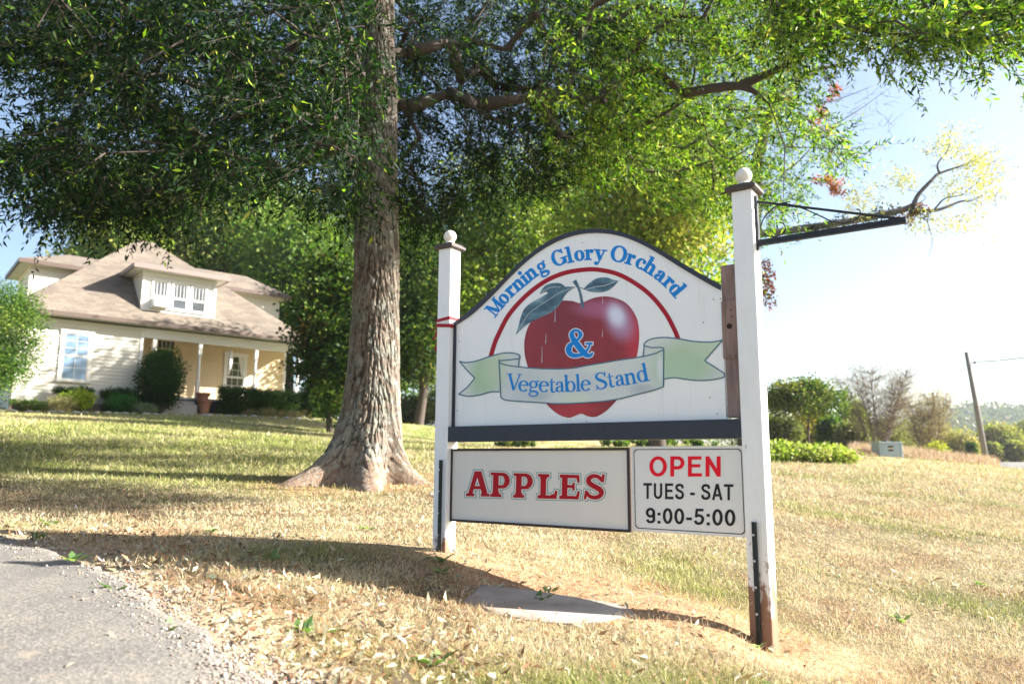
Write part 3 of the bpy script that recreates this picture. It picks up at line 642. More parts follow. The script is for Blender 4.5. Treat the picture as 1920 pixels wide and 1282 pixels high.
mb = MB(); put_text(mb, fC, it, 51, .0030); sign.part('ampersand', mb, M_BLUE, board)
# iron bracket on the right post
z0 = UV(1421, 457)[2]; A0 = np.array([URt+PW/2+.004, 0, z0])
e_ = UV(1698, 397); A1 = np.array([e_[0], 0, z0])
arm_len = e_[0]-A0[0]
ztop = UV(1420, 378)[2]; x0 = A0[0]
br = MB(); br.box((x0-.0035, -.016, z0-.035), (x0+.008, .016, UV(1418, 368)[2])); brk = sign.part('bracket', br, M_IRON)
mb = MB(); mb.box((x0+.008, -.0125, z0-.012), (x0+arm_len, .0125, z0+.016)); sign.part('bracket_arm', mb, M_IRON, brk)
mb = MB(); mb.tube([(x0+.004, 0, ztop), (x0+arm_len*.97, 0, z0+.012)], .0065, 8); sign.part('bracket_rod', mb, M_IRON, brk)
def rodz(x): return ztop+(z0-ztop)*(x-x0)/arm_len
mb = MB()
H = ztop-z0; 
sc = [(x0+.30*arm_len*1.05, rodz(x0+.3*arm_len)-.004)]
c1 = [(.26, .86), (.16, .82), (.07, .66), (.02, .45), (.03, .25), (.09, .12), (.17, .12), (.215, .22), (.2, .36), (.165, .42)]
mb.tube([(x0+a*arm_len*.9+.01, 0, z0+b*H) for a, b, _ in spl([(a, b, 0) for a, b in c1], 6)], .0035, 6)
c2 = [(.22, .84), (.34, .7), (.48, .46), (.6, .24), (.68, .16), (.76, .17), (.81, .26), (.82, .36), (.795, .42)]
mb.tube([(x0+a*arm_len*.86+.01, 0, z0+b*H*1.0) for a, b, _ in spl([(a, b, 0) for a, b in c2], 6)], .0035, 6)
sign.part('scrollwork', mb, M_IRON, brk, smooth=True)
# eye hooks under the beam
# ---------------------------------------------------------------- hanging signs
M_CREAM = paint('cream_panel', (.74, .71, .64), .5, .06, 3, .05); M_BRFRAME = paint('dark_brown_frame', (.045, .032, .032), .5, .3, 10)
ap = Thing('hanging_sign', 'cream hanging panel with red outlined word APPLES in dark brown frame', 'sign', SB+[0, 0, 0], rotz=S_ROT)
a0, a1, b0, b1 = .022, 1.247, W(.638), W(1.081); fw = .014
mb = MB(); mb.box((a0+.004, -.004, b0+.004), (a1-.004, .010, b1-.004)); pnl = ap.part('panel', mb, M_CREAM)
mb = MB()
mb.box((a0, -.014, b0), (a1, .014, b0+fw)); mb.box((a0, -.014, b1-fw), (a1, .014, b1)); mb.box((a0, -.0138, b0+fw), (a0+fw, .0138, b1-fw)); mb.box((a1-fw, -.0138, b0+fw), (a1, .0138, b1-fw))
ap.part('frame', mb, M_BRFRAME)
items = [('sA', 896.5, 930, -1, 1.02), ('sP', 937, 931.3, -1.5, 1), ('sP', 980, 932.8, -1.5, 1), ('sL', 1026, 934.3, -1.5, 1.0), ('sE', 1067, 935.3, -1.5, 1), ('sS', 1115.5, 936, -1.5, 1.05)]
fS = serif_font(.2, .08, .1)
mb = MB(); put_text(mb, fS, items, 46, .005, .07); ap.part('lettering_outline', mb, paint('teal_line', (.06, .25, .24), .4, .1), pnl)
mb = MB(); put_text(mb, fS, items, 46, .0056, .046); ap.part('lettering_gap', mb, M_CREAM, pnl)
mb = MB(); put_text(mb, fS, items, 46, .0062, .0); ap.part('lettering', mb, paint('apple_red', (.42, .003, .012), .55, .1), pnl)
op = Thing('hanging_sign', 'white hanging panel with opening hours OPEN TUES - SAT 9:00-5:00', 'sign', SB+[0, 0, 0], rotz=S_ROT)
c0, c1_, e0, e1 = 1.2555, 1.862, W(.647), W(1.0865)
mb = MB(); mb.box((c0, -.003, e0), (c1_, .004, e1)); pn2 = op.part('panel', mb, paint('white_panel', (.76, .76, .73), .5, .04, 3, .05))
mb = MB(); i_ = .014; rr = .02
cs = [(c0+i_, e0+i_, 180), (c1_-i_, e0+i_, 270), (c1_-i_, e1-i_, 0), (c0+i_, e1-i_, 90)]; loop = []
for (x, z, a) in cs:
    cx = x+rr*(1 if x < 1.5 else -1); cz = z+rr*(1 if z == e0+i_ else -1)
    for q in np.linspace(0, 90, 6): loop.append((cx+rr*math.cos(math.radians(a+q)), cz+rr*math.sin(math.radians(a+q))))
L_ = np.array(loop+[loop[0]]); ctr = np.array([(c0+c1_)/2, (e0+e1)/2]); V = []
for p in L_: d = (p-ctr)/np.linalg.norm(p-ctr); V += [(p[0], -.0042, p[1]), (p[0]-np.sign(d[0])*.0042, -.0042, p[1]-np.sign(d[1])*.0042)]
mb.add(V, [(2*i, 2*i+2, 2*i+3, 2*i+1) for i in range(len(L_)-1)]); op.part('border_line', mb, M_IRON, pn2)
def word(parent_thing, s, x0p, x1p, yt, yb, material, off, T, parent):
    f = sans_font(T); adv = [f[c][0]+.04 for c in s]; tot = sum(adv)-.04; m_ = MB(); x = 0
    tl, tr, bl, brr = UV(x0p, yt[0]), UV(x1p, yt[1]), UV(x0p, yb[0]), UV(x1p, yb[1])
    for c, w_ in zip(s, adv):
        def fmap(p, o):
            u = (x+p[0])/tot; v = p[1]; q = (bl*(1-u)+brr*u)*(1-v)+(tl*(1-u)+tr*u)*v; q[1] = -o; return q
        for st in f[c][1]: stroke(m_, st, fmap, 0, off)
        x += w_
    return parent_thing.part('lettering', m_, material, parent)
M_BRED = paint('bright_red', (.8, .002, .02), .55, .03); M_INK = paint('black_ink', (.012, .012, .014), .4, .1)
word(op, 'OPEN', 1217, 1355.5, (855, 855), (893, 893), M_BRED, .0045, .165, pn2)
word(op, 'TUES - SAT', 1206.5, 1376.5, (905, 907.5), (934.5, 937.5), M_INK, .0045, .16, pn2)
word(op, '9:00-5:00', 1210.5, 1380.5, (951, 954.5), (980, 986), M_INK, .0045, .16, pn2)
for th, us in ((ap, (.12, .62, 1.12)), (op, (1.32, 1.6, 1.8))):
    for u in us:
        mb = MB(); zt = W(1.124); zb = b1-.002 if th is ap else e1-.01
        pts = [(u, 0, zt)]+[(u+.005*math.cos(a), 0, (zt+zb)/2+.006+.006*math.sin(a)) for a in np.linspace(1.57, 7, 9)]+[(u, 0, zb)]
        mb.tube(pts, .0014, 5); th.part('wire_hook', mb, M_IRON)
# ribbon tied round the left post
rb = Thing('ribbon', 'red and white striped ribbon tied round the left sign post', 'ribbon', sw(UL, 0, 1.86))
M_RIB = paint('red_ribbon', (.32, .012, .025), .6, .2, 30); M_RIBW = paint('white_ribbon', (.72, .68, .66), .6, .1, 30)
def band(z, hgt, g, mtl, tilt=.012):
    mb = MB(); r = PW/2+g; V = []
    cs = [(-r, -r), (r, -r), (r, r), (-r, r)]
    for i, (x, y) in enumerate(cs):
        dz = tilt*(x/r)*.5
        for zz in (z+dz, z+hgt+dz): V.append(sw(UL+x, -y, zz))
    r2 = r-.002
    for i, (x, y) in enumerate([(-r2, -r2), (r2, -r2), (r2, r2), (-r2, r2)]):
        dz = tilt*(x/r2)*.5
        for zz in (z+dz, z+hgt+dz): V.append(sw(UL+x, -y, zz))
    F_ = []
    for i in range(4):
        j = (i+1) % 4; F_ += [(2*i, 2*j, 2*j+1, 2*i+1), (8+2*i+1, 8+2*j+1, 8+2*j, 8+2*i), (2*i+1, 2*j+1, 8+2*j+1, 8+2*i+1), (2*j, 2*i, 8+2*i, 8+2*j)]
    mb.add(V, F_); rb.part('band', mb, mtl)
band(1.893, .02, .004, M_RIB); band(1.874, .02, .0032, M_RIBW, -.014); band(1.852, .022, .0045, M_RIB, -.012)
mb = MB()
for k, (dx, dz) in enumerate(((-.05, -.1), (-.03, -.17), (-.075, -.05))):
    c = [sw(UL-PW/2-.004, .01, 1.88)+np.array([dx*t*(.6+.4*t), -.01*math.sin(t*5+k), dz*t]) for t in np.linspace(0, 1, 7)]
    V = []
    for i, p in enumerate(c): V += [p+SD*-.012+SN*.004*math.sin(i+k), p+SD*.012]
    mb.add(V, [(2*i, 2*i+1, 2*i+3, 2*i+2) for i in range(6)])
rb.part('ribbon_tail', mb, M_RIB)
# concrete slab lying in front of the sign
def slab():
    P = [at(*p) for p in [(868, 1138, 3.62), (905, 1106, 4.0), (1000, 1108, 3.95), (1100, 1118, 3.86), (1180, 1132, 3.78), (1192, 1150, 3.62), (1120, 1174, 3.44), (1060, 1184, 3.38), (985, 1176, 3.4), (920, 1160, 3.46), (885, 1150, 3.54)]]
    P = np.array(P); zs = gh(P[:, 0], P[:, 1])
    A = np.c_[P[:, :2], np.ones(len(P))]; co = np.linalg.lstsq(A, zs, rcond=None)[0]; z = A@co+.004
    rng = random.Random(3); ring = []
    for i in range(len(P)):
        a = P[i].copy(); a[2] = z[i]; b = P[(i+1) % len(P)].copy(); b[2] = z[(i+1) % len(P)]
        for t in (0, .25, .5, .75): q = a+(b-a)*t; q[:2] += [rng.uniform(-.008, .008), rng.uniform(-.008, .008)]; ring.append(q)
    mb = MB(); k = len(ring); c = np.mean(ring, 0)
    inn = [q+(c-q)/np.linalg.norm(c-q)*.02+[0, 0, .006] for q in ring]
    V = [q-[0, 0, .08] for q in ring]+ring+inn
    mb.add(V, [(i, (i+1) % k, (i+1) % k+k, i+k) for i in range(k)]+[(i+k, (i+1) % k+k, (i+1) % k+2*k, i+2*k) for i in range(k)]+[tuple(range(2*k, 3*k))])
    def cm(n, b):
        h = noise(n, 5, detail=7); h2 = noise(n, 60, detail=4)
        col = ramp(n, h, [(.3, (.17, .13, .1)), (.5, (.27, .225, .19)), (.72, (.34, .295, .255))]); n.links.new(col, b.inputs['Base Color']); b.inputs['Roughness'].default_value = .9; bump(n, b, h2, .3, .004)
    single('concrete_slab', mb, mat('old_concrete', cm), 'flat pale concrete slab set in bare earth in front of the sign', 'slab', base=(c[0], c[1], c[2]-.04))
    return P[:, :2]
SLAB = slab()
def in_slab(x, y):
    ins = np.zeros(len(x), bool); k = len(SLAB)
    for i in range(k):
        a, b = SLAB[i], SLAB[(i+1) % k]
        cr = ((a[1] > y) != (b[1] > y)) & (x < (b[0]-a[0])*(y-a[1])/(b[1]-a[1]+1e-12)+a[0]); ins ^= cr
    return ins

# ================================================================== house
HA = math.radians(49.5); HE = np.array([math.sin(HA), math.cos(HA), 0]); HB = -np.array([HE[1], -HE[0], 0])   # HE along the front, HB to the back
H0 = at(372, 745, 36); H0[2] = 0
def hw(s, b, z): return H0+HE*s+HB*b+np.array([0, 0, z])
HBASE = hw(-1, 0, 3.3)
house = Thing('farmhouse', 'cream clapboard farmhouse with brown hipped roof, dormer and shaded front porch', 'house', HBASE)
M_SIDE = paint('cream_siding', (.62, .585, .5), .6, .06, 1.5, .1)
M_PSIDE = paint('porch_siding_bounce', (.64, .51, .32), .6, .05, 1.5, .1)  # warm light bounced into the porch is put into this colour
M_TRIM = paint('white_trim', (.68, .66, .61), .5, .08, 2, .1)
M_FASC = paint('brown_gutter', (.10, .072, .06), .45, .15, 4)
def roof_mat(n, b):
    tc = nd(n, 'ShaderNodeTexCoord').outputs['Object']
    bk = nd(n, 'ShaderNodeTexBrick'); bk.inputs['Scale'].default_value = 1.; bk.inputs['Brick Width'].default_value = .3; bk.inputs['Row Height'].default_value = .13; bk.inputs['Mortar Size'].default_value = .006; bk.offset = .5
    bk.inputs['Color1'].default_value = (.15, .125, .098, 1); bk.inputs['Color2'].default_value = (.105, .087, .07, 1); bk.inputs['Mortar'].default_value = (.06, .05, .042, 1)
    mp = nd(n, 'ShaderNodeMapping'); n.links.new(tc, mp.inputs[0]); mp.inputs['Rotation'].default_value = (math.radians(90), 0, 0); n.links.new(mp.outputs[0], bk.inputs['Vector'])
    c = mixc(n, 1., bk.outputs[0], ramp(n, noise(n, .7, detail=6), [(.3, (.82, .8, .8)), (.7, (1.18, 1.15, 1.12))]), 'MULTIPLY')
    c = mixc(n, 1., c, ramp(n, noise(n, 25, detail=3), [(.3, (.75, .75, .75)), (.7, (1.25, 1.25, 1.25))]), 'MULTIPLY')
    n.links.new(c, b.inputs['Base Color']); b.inputs['Roughness'].default_value = .95; bump(n, b, noise(n, 40), .4, .01)
M_ROOF = mat('brown_shingles', roof_mat)
def glass(name, c, r=.08):
    def f(n, b):
        h = noise(n, 1.7, detail=5, rough=.6)
        n.links.new(ramp(n, h, [(.35, tuple(x*.7 for x in c)), (.5, c), (.65, tuple(min(1, x*1.3) for x in c))]), b.inputs['Base Color'])
        b.inputs['Roughness'].default_value = r; b.inputs['Specular IOR Level'].default_value = .9
    return mat(name, f)
M_GLB = glass('sky_curtain_glass', (.17, .26, .38)); M_GLD = glass('dark_glass', (.05, .048, .045)); M_GLG = glass('grey_glass', (.045, .05, .055))  # first glass: curtain tone and blue sky reflection painted into the pane colour
def clap(f0, f1, z0, z1, row=.16, out=.035):
    """lapped boards between two end-point functions: f(z, off) -> world"""
    mb = MB(); k = int(round((z1-z0)/row)); row = (z1-z0)/k; V = []; F_ = []
    for i in range(k):
        a, b = z0+i*row, z0+(i+1)*row; q = len(V)
        V += [f0(a, 0), f1(a, 0), f0(a, out), f1(a, out), f0(b, .004), f1(b, .004)]
        F_ += [(q, q+1, q+3, q+2), (q+2, q+3, q+5, q+4)]
    return mb.add(V, F_)
def hbox(mb, s0, s1, b0, b1, z0, z1): return mb.box((s0, b0, z0), (s1, b1, z1), fr=lambda x, y, z: hw(x, y, z))
S0, S1, BK = -7.55, 5.15, 9.6; ZG, ZF, ZE = 3.0, 3.95, 7.05
# solid wall cores just behind the lapped boards
mb = MB(); hbox(mb, S0, -2.68, .03, BK, ZG, ZE); wl = house.part('wall', mb, M_SIDE)
mb = MB(); hbox(mb, -2.679, S1, 2.03, BK-.01, ZG, ZE); wp = house.part('wall', mb, M_PSIDE, label='shaded cream wall inside the porch, warm bounced light in its colour')
house.part('siding', clap(lambda z, o: hw(S0, -o+.02, z), lambda z, o: hw(-2.78, -o+.02, z), 3.45, ZE), M_SIDE, wl, kind='stuff')
house.part('siding', clap(lambda z, o: hw(-2.68, 2.02-o, z), lambda z, o: hw(S1, 2.02-o, z), ZF, 7.0), M_PSIDE, wp, kind='stuff')
house.part('siding', clap(lambda z, o: hw(-2.67+o, 0.03, z), lambda z, o: hw(-2.67+o, 2.0, z), ZF, 7.0), M_PSIDE, wp, kind='stuff')
house.part('siding', clap(lambda z, o: hw(S0-o, BK, z), lambda z, o: hw(S0-o, 0.0, z), 3.45, ZE), M_SIDE, wl, kind='stuff')
house.part('siding', clap(lambda z, o: hw(S1+o, 2.0, z), lambda z, o: hw(S1+o, BK, z), 3.45, ZE), M_SIDE, wp, kind='stuff')
mb = MB(); hbox(mb, -2.79, -2.655, -.03, .1, 3.7, ZE); house.part('corner_board', mb, M_TRIM)
mb = MB(); hbox(mb, S1-.1, S1+.04, 1.97, 2.1, 3.7, ZE); house.part('corner_board', mb, M_TRIM)
mb = MB(); hbox(mb, S0-.02, -2.68, -.01, .2, 2.8, 3.42); house.part('foundation', mb, paint('brick_foundation', (.22, .15, .13), .9, .4, 6, .4))
# porch
mb = MB(); hbox(mb, -2.6, S1+.1, .0, 2.0, 2.8, ZF-.1); po = house.part('porch', mb, paint('porch_base', (.085, .075, .08), .9, .3, 3, .4))
mb = MB(); hbox(mb, -2.66, S1+.15, -.06, 2.0, ZF-.1, ZF); house.part('porch_floor', mb, paint('porch_floor', (.5, .5, .48), .6, .2, 3), po)
mb = MB(); hbox(mb, -2.65, S1+.1, -.02, .16, 6.62, 7.06); house.part('porch_beam', mb, M_TRIM, po)
mb = MB(); hbox(mb, -2.65, S1, .16, 2.0, 6.98, 7.04); house.part('porch_ceiling', mb, M_TRIM, po)
mb = MB(); hbox(mb, -1.9, -.3, -.85, -.07, 3.0, 3.55); hbox(mb, -1.9, -.3, -.45, -.07, 3.55, 3.75); house.part('porch_step', mb, paint('grey_step', (.3, .29, .29), .9, .2), po)
for s in (-2.15, -.06, 2.72, 5.0):
    mb = MB(); fr = lambda x, y, z: hw(s+x, .07+y, z)
    mb.bbox((-.09, -.09, ZF), (.09, .09, ZF+.85), .012, fr); mb.bbox((-.09, -.09, 6.05), (.09, .09, 6.62), .012, fr)
    mb.lathe((0, 0, 0), [(.085, ZF+.85), (.06, ZF+.92), (.075, ZF+1.0), (.07, 5.4), (.055, 5.9), (.075, 5.96), (.085, 6.05)], 12, fr)
    house.part('column', mb, M_TRIM, po)
# windows and door
def window(s0, s1, z0, z1, b, gm, split=.5, mun=((2, 3), (2, 3)), case=.12, name='window', curtain=None, parent=None):
    mb = MB(); c = case
    hbox(mb, s0-c, s0, b-.05, b, z0-.02, z1); hbox(mb, s1, s1+c, b-.05, b, z0-.02, z1)
    hbox(mb, s0-c-.02, s1+c+.02, b-.07, b, z1, z1+c*1.2); hbox(mb, s0-c-.04, s1+c+.04, b-.11, b, z0-.1, z0-.02)
    wn = house.part(name, mb, M_TRIM, parent)
    zs = z0+(z1-z0)*split; r = .045
    for (a, d, bb, mm) in ((z0, zs, b-.014, mun[0]), (zs, z1, b-.026, mun[1])):
        mb = MB(); hbox(mb, s0, s1, bb, bb+.012, a, d); house.part('pane', mb, gm, wn)
        mb = MB(); hbox(mb, s0+.001, s0+r, bb-.014, bb-.001, a, d); hbox(mb, s1-r, s1-.001, bb-.014, bb-.001, a, d)
        hbox(mb, s0+r, s1-r, bb-.0135, bb-.001, a+.001, a+r); hbox(mb, s0+r, s1-r, bb-.0135, bb-.001, d-r, d-.001)
        nx, nz = mm
        for i in range(1, nx): x = s0+(s1-s0)*i/nx; hbox(mb, x-.009, x+.009, bb-.012, bb-.001, a+r, d-r)
        for i in range(1, nz): z = a+(d-a)*i/nz; hbox(mb, s0+r, s1-r, bb-.011, bb-.001, z-.012, z+.012)
        house.part('sash', mb, M_TRIM, wn)
    return wn
window(-5.85, -4.86, 4.42, 6.46, -.005, M_GLB, .52, ((2, 2), (2, 3)), .14)
window(1.95, 2.88, 4.4, 6.42, 2.0, M_GLD, .45, ((3, 2), (3, 3)), .14)
cw = MB()
for (a0_, a1_, z0_, z1_, lean) in ((2.02, 2.3, 5.4, 6.38, .18), (2.55, 2.82, 5.4, 6.38, -.18)):
    V = []
    for t in np.linspace(0, 1, 9):
        for zz, l in ((z1_, 0), (z0_, lean*-1)): V.append(hw(a0_+(a1_-a0_)*t*(1 if zz == z1_ else .35)+(0 if lean > 0 else (0 if zz == z1_ else .18)), 1.968-.006*(int(t*8) % 2), zz))
    cw.add(V, [(2*i, 2*i+2, 2*i+3, 2*i+1) for i in range(8)])
house.part('curtain', cw, paint('lace_curtain', (.6, .58, .52), .9, .2, 12))
mb = MB(); hbox(mb, -1.62, -1.5, 1.93, 2.0, ZF, 6.95); hbox(mb, -.72, -.6, 1.93, 2.0, ZF, 6.95); hbox(mb, -1.5, -.72, 1.93, 2.0, 6.36, 6.48); hbox(mb, -1.5, -.72, 1.93, 2.0, 6.85, 6.95)
df = house.part('door_frame', mb, paint('orange_cream_trim', (.7, .5, .26), .6))
mb = MB(); hbox(mb, -1.5, -.72, 1.97, 1.995, ZF+.01, 6.36); dr = house.part('door', mb, paint('dark_storm_door', (.035, .026, .022), .4, .3, 5), df)
mb = MB()
for i in range(7): x = -1.44+.66*i/6; hbox(mb, x-.008, x+.008, 1.955, 1.965, ZF+.1, 6.3)
for z in (ZF+.1, 4.9, 6.28): hbox(mb, -1.46, -.76, 1.953, 1.9545, z, z+.03)
house.part('security_bars', mb, M_IRON, dr)
mb = MB(); hbox(mb, -1.5, -.72, 1.975, 1.995, 6.48, 6.85); tw = house.part('transom_window', mb, M_GLD, df)
mb = MB()
for i in range(1, 4): x = -1.5+.78*i/4; hbox(mb, x-.012, x+.012, 1.96, 1.974, 6.48, 6.85)
house.part('muntin', mb, M_TRIM, tw)
# roofs
def hip(s0, s1, b0, b1, ze, ridge, zr, name='roof', th=.16, parent=None, fas=None):
    """ridge: ((s,b),(s,b)) left and right ends"""
    mb = MB(); (ra, rbb), (rc, rd) = ridge
    V = [hw(s0, b0, ze), hw(s1, b0, ze), hw(s1, b1, ze), hw(s0, b1, ze), hw(ra, rbb, zr), hw(rc, rd, zr)]
    mb.add(V, [(0, 1, 5, 4), (1, 2, 5), (2, 3, 4, 5), (3, 0, 4)])
    rf = house.part(name, mb, M_ROOF, parent)
    mb = MB(); e = .03
    hbox(mb, s0-e, s1+e, b0-e, b0+.05, ze-th, ze+.012); hbox(mb, s0-e, s0+.05, b0+.05, b1, ze-th, ze+.012); hbox(mb, s1-.05, s1+e, b0+.05, b1, ze-th, ze+.012)
    house.part('fascia', mb, fas or M_FASC, rf)
    mb = MB(); hbox(mb, s0, s1, b0+.05, b1, ze-th+.02, ze-.03); house.part('soffit', mb, M_TRIM, rf)
    return rf
main = hip(-8.0, 5.5, -.6, 10.2, 7.28, ((-2.1, 5), (-1.35, 5)), 12.55)
# front dormer
DZ = .02
mb = MB(); hbox(mb, -2.85, .48, .12, 5, 7.5, 9.8); dm = house.part('dormer', mb, M_TRIM)
house.part('siding', clap(lambda z, o: hw(-2.855-o, 5, z), lambda z, o: hw(-2.855-o, .14, z), 7.6, 9.75), M_SIDE, dm, kind='stuff')
mb = MB(); hbox(mb, -3.15, 1.15, .6, 5.2, 10.02, 10.1); 
hip(-3.4, .98, -.4, 6, 10.0, ((-1.75, 4.0), (-.7, 4.0)), 11.25, 'dormer_roof', .2, dm, paint('mauve_fascia', (.2, .15, .135), .5, .1))
mb = MB(); hbox(mb, -2.89, -2.74, .08, .119, 7.7, 9.8); hbox(mb, .37, .52, .08, .119, 7.7, 9.8); hbox(mb, -2.74, .37, .085, .119, 7.7, 7.98); hbox(mb, -2.74, .37, .085, .119, 9.6, 9.8); house.part('dormer_trim', mb, M_TRIM, dm)
for (a, b_, gm) in ((-2.4, -1.74, M_GLG), (-1.5, -.84, M_GLG), (-.62, .04, M_GLG)):
    window(a, b_, 8.15, 9.38, .115, gm, .42, ((1, 1), (4, 1)), .07)
# side dormers of the upper floor
mb = MB(); hbox(mb, -7.0, -2.5, 3.2, 6.8, 7.6, 9.95); d2 = house.part('dormer', mb, M_SIDE, label='left side dormer with cream boards')
house.part('siding', clap(lambda z, o: hw(-7.0, 3.19-o, z), lambda z, o: hw(-4, 3.19-o, z), 8.0, 9.95), M_SIDE, d2, kind='stuff')
hip(-7.5, -1.5, 2.7, 7.3, 10.1, ((-5.2, 5), (-2.2, 5)), 11.15, 'dormer_roof', .18, d2)
mb = MB(); hbox(mb, 1.0, 5.3, 3.6, 6.6, 8.0, 10.25); d3 = house.part('dormer', mb, M_SIDE, label='right side dormer with cream boards')
hip(0, 5.75, 3.1, 7.1, 10.35, ((1.0, 5), (3.8, 5)), 11.55, 'dormer_roof', .18, d3)
# chimney flashing-free: none visible. things on and by the house
ac = Thing('air_conditioner', 'boxy white window air conditioner in the left dormer window', 'air conditioner', hw(-2.1, -.1, 8.15))
mb = MB(); mb.bbox((-2.42, -.32, 8.1), (-1.74, .07, 8.52), .02, fr=lambda x, y, z: hw(x, y, z)); cs_ = ac.part('casing', mb, paint('ac_white', (.7, .69, .66), .4))
mb = MB()
for i in range(6): hbox(mb, -2.36, -1.8, -.335, -.322, 8.16+i*.055, 8.185+i*.055)
ac.part('grille', mb, paint('grey_grille', (.2, .2, .2), .5), cs_)
lt = Thing('porch_lantern', 'white hanging wind chime lantern under the porch beam before the window', 'lantern', hw(1.62, .6, 5.9))
mb = MB(); mb.tube([hw(1.62, .6, 6.98), hw(1.62, .6, 6.5)], .008, 5); lt.part('cord', mb, M_IRON)
mb = MB(); mb.lathe(hw(1.62, .6, 0)*[1, 1, 0], [(.02, 6.52), (.12, 6.42), (.1, 6.38)], 14); lt.part('cap', mb, M_TRIM)
mb = MB(); mb.lathe(hw(1.62, .6, 0)*[1, 1, 0], [(.05, 5.55), (.09, 5.7), (.1, 6.38), (.06, 6.39)], 14); lt.part('body', mb, paint('frosted_white', (.75, .74, .72), .3))
pt = hw(.12, -.55, 3.3); pz = G(pt[0], pt[1])
pot = Thing('terracotta_planter', 'pair of tall flared terracotta planters stacked by the porch column', 'planter', (pt[0], pt[1], pz))
M_TER = paint('terracotta', (.36, .17, .11), .8, .2, 5, .3)
mb = MB(); mb.lathe((pt[0], pt[1], pz), [(.2, -.05), (.3, .5), (.36, .56), (.36, .62), (.3, .6)], 20); pot.part('pot', mb, M_TER, smooth=False)
mb = MB(); mb.lathe((pt[0]-.12, pt[1]+.1, pz+.45), [(.18, 0), (.27, .42), (.33, .46), (.33, .54), (.27, .52)], 20); pot.part('pot', mb, M_TER)

# ================================================================== foliage tools
def leaves(P, D, S, L, Wd, fold=.12):
    """P base, D direction, S side (unit), L length, Wd width -> kite-shaped leaf quads"""
    n = len(P); L = L[:, None]; Wd = Wd[:, None]; N = np.cross(D, S)
    V = np.stack([P, P+D*L*.45+S*Wd*.5+N*L*fold*.3, P+D*L-N*L*fold, P+D*L*.45-S*Wd*.5+N*L*fold*.3], 1).reshape(-1, 3)
    F_ = (np.arange(n)[:, None]*4+np.arange(4)[None])
    return V, F_
def rnd_unit(n, rng):
    v = rng.normal(size=(n, 3)); return v/np.linalg.norm(v, axis=1)[:, None]
def perp(D, rng):
    S = np.cross(D, rnd_unit(len(D), rng)); return S/(np.linalg.norm(S, axis=1)[:, None]+1e-9)
def pal(n, rng, cols, wts, jit=.18):
    c = np.array(cols)[rng.choice(len(cols), n, p=np.array(wts)/sum(wts))]
    return c*(1+rng.normal(0, jit, (n, 1)))*(1+rng.normal(0, .05, (n, 3)))
def clump_foliage(C, R, per, L, asp, cols, wts, rng, droop=.3, flat=.8, jit=.18):
    """leaf quads scattered in soft clumps with centres C and radii R"""
    n = len(C)*per; i = np.repeat(np.arange(len(C)), per)
    q = rnd_unit(n, rng)*(rng.random((n, 1))**.45)*np.array([1, 1, flat]); P = C[i]+q*R[i][:, None]
    D = rnd_unit(n, rng)+q*.8; D[:, 2] -= droop; D /= np.linalg.norm(D, axis=1)[:, None]
    l = L*(.6+.8*rng.random(n)); V, F_ = leaves(P, D, perp(D, rng), l, l*asp)
    cc = pal(len(C), rng, cols, wts, jit*.6)[i]*.5+pal(n, rng, cols, wts, jit)*.5
    return V, F_, np.repeat(np.clip(cc, .004, .9), 4, axis=0)
M_BARK = paint('dull_bark', (.075, .06, .05), .95, .4, 5, .6, stretch=(3, 3, .5))
M_BARKP = paint('pale_bark', (.36, .29, .23), .9, .3, 5, .4)
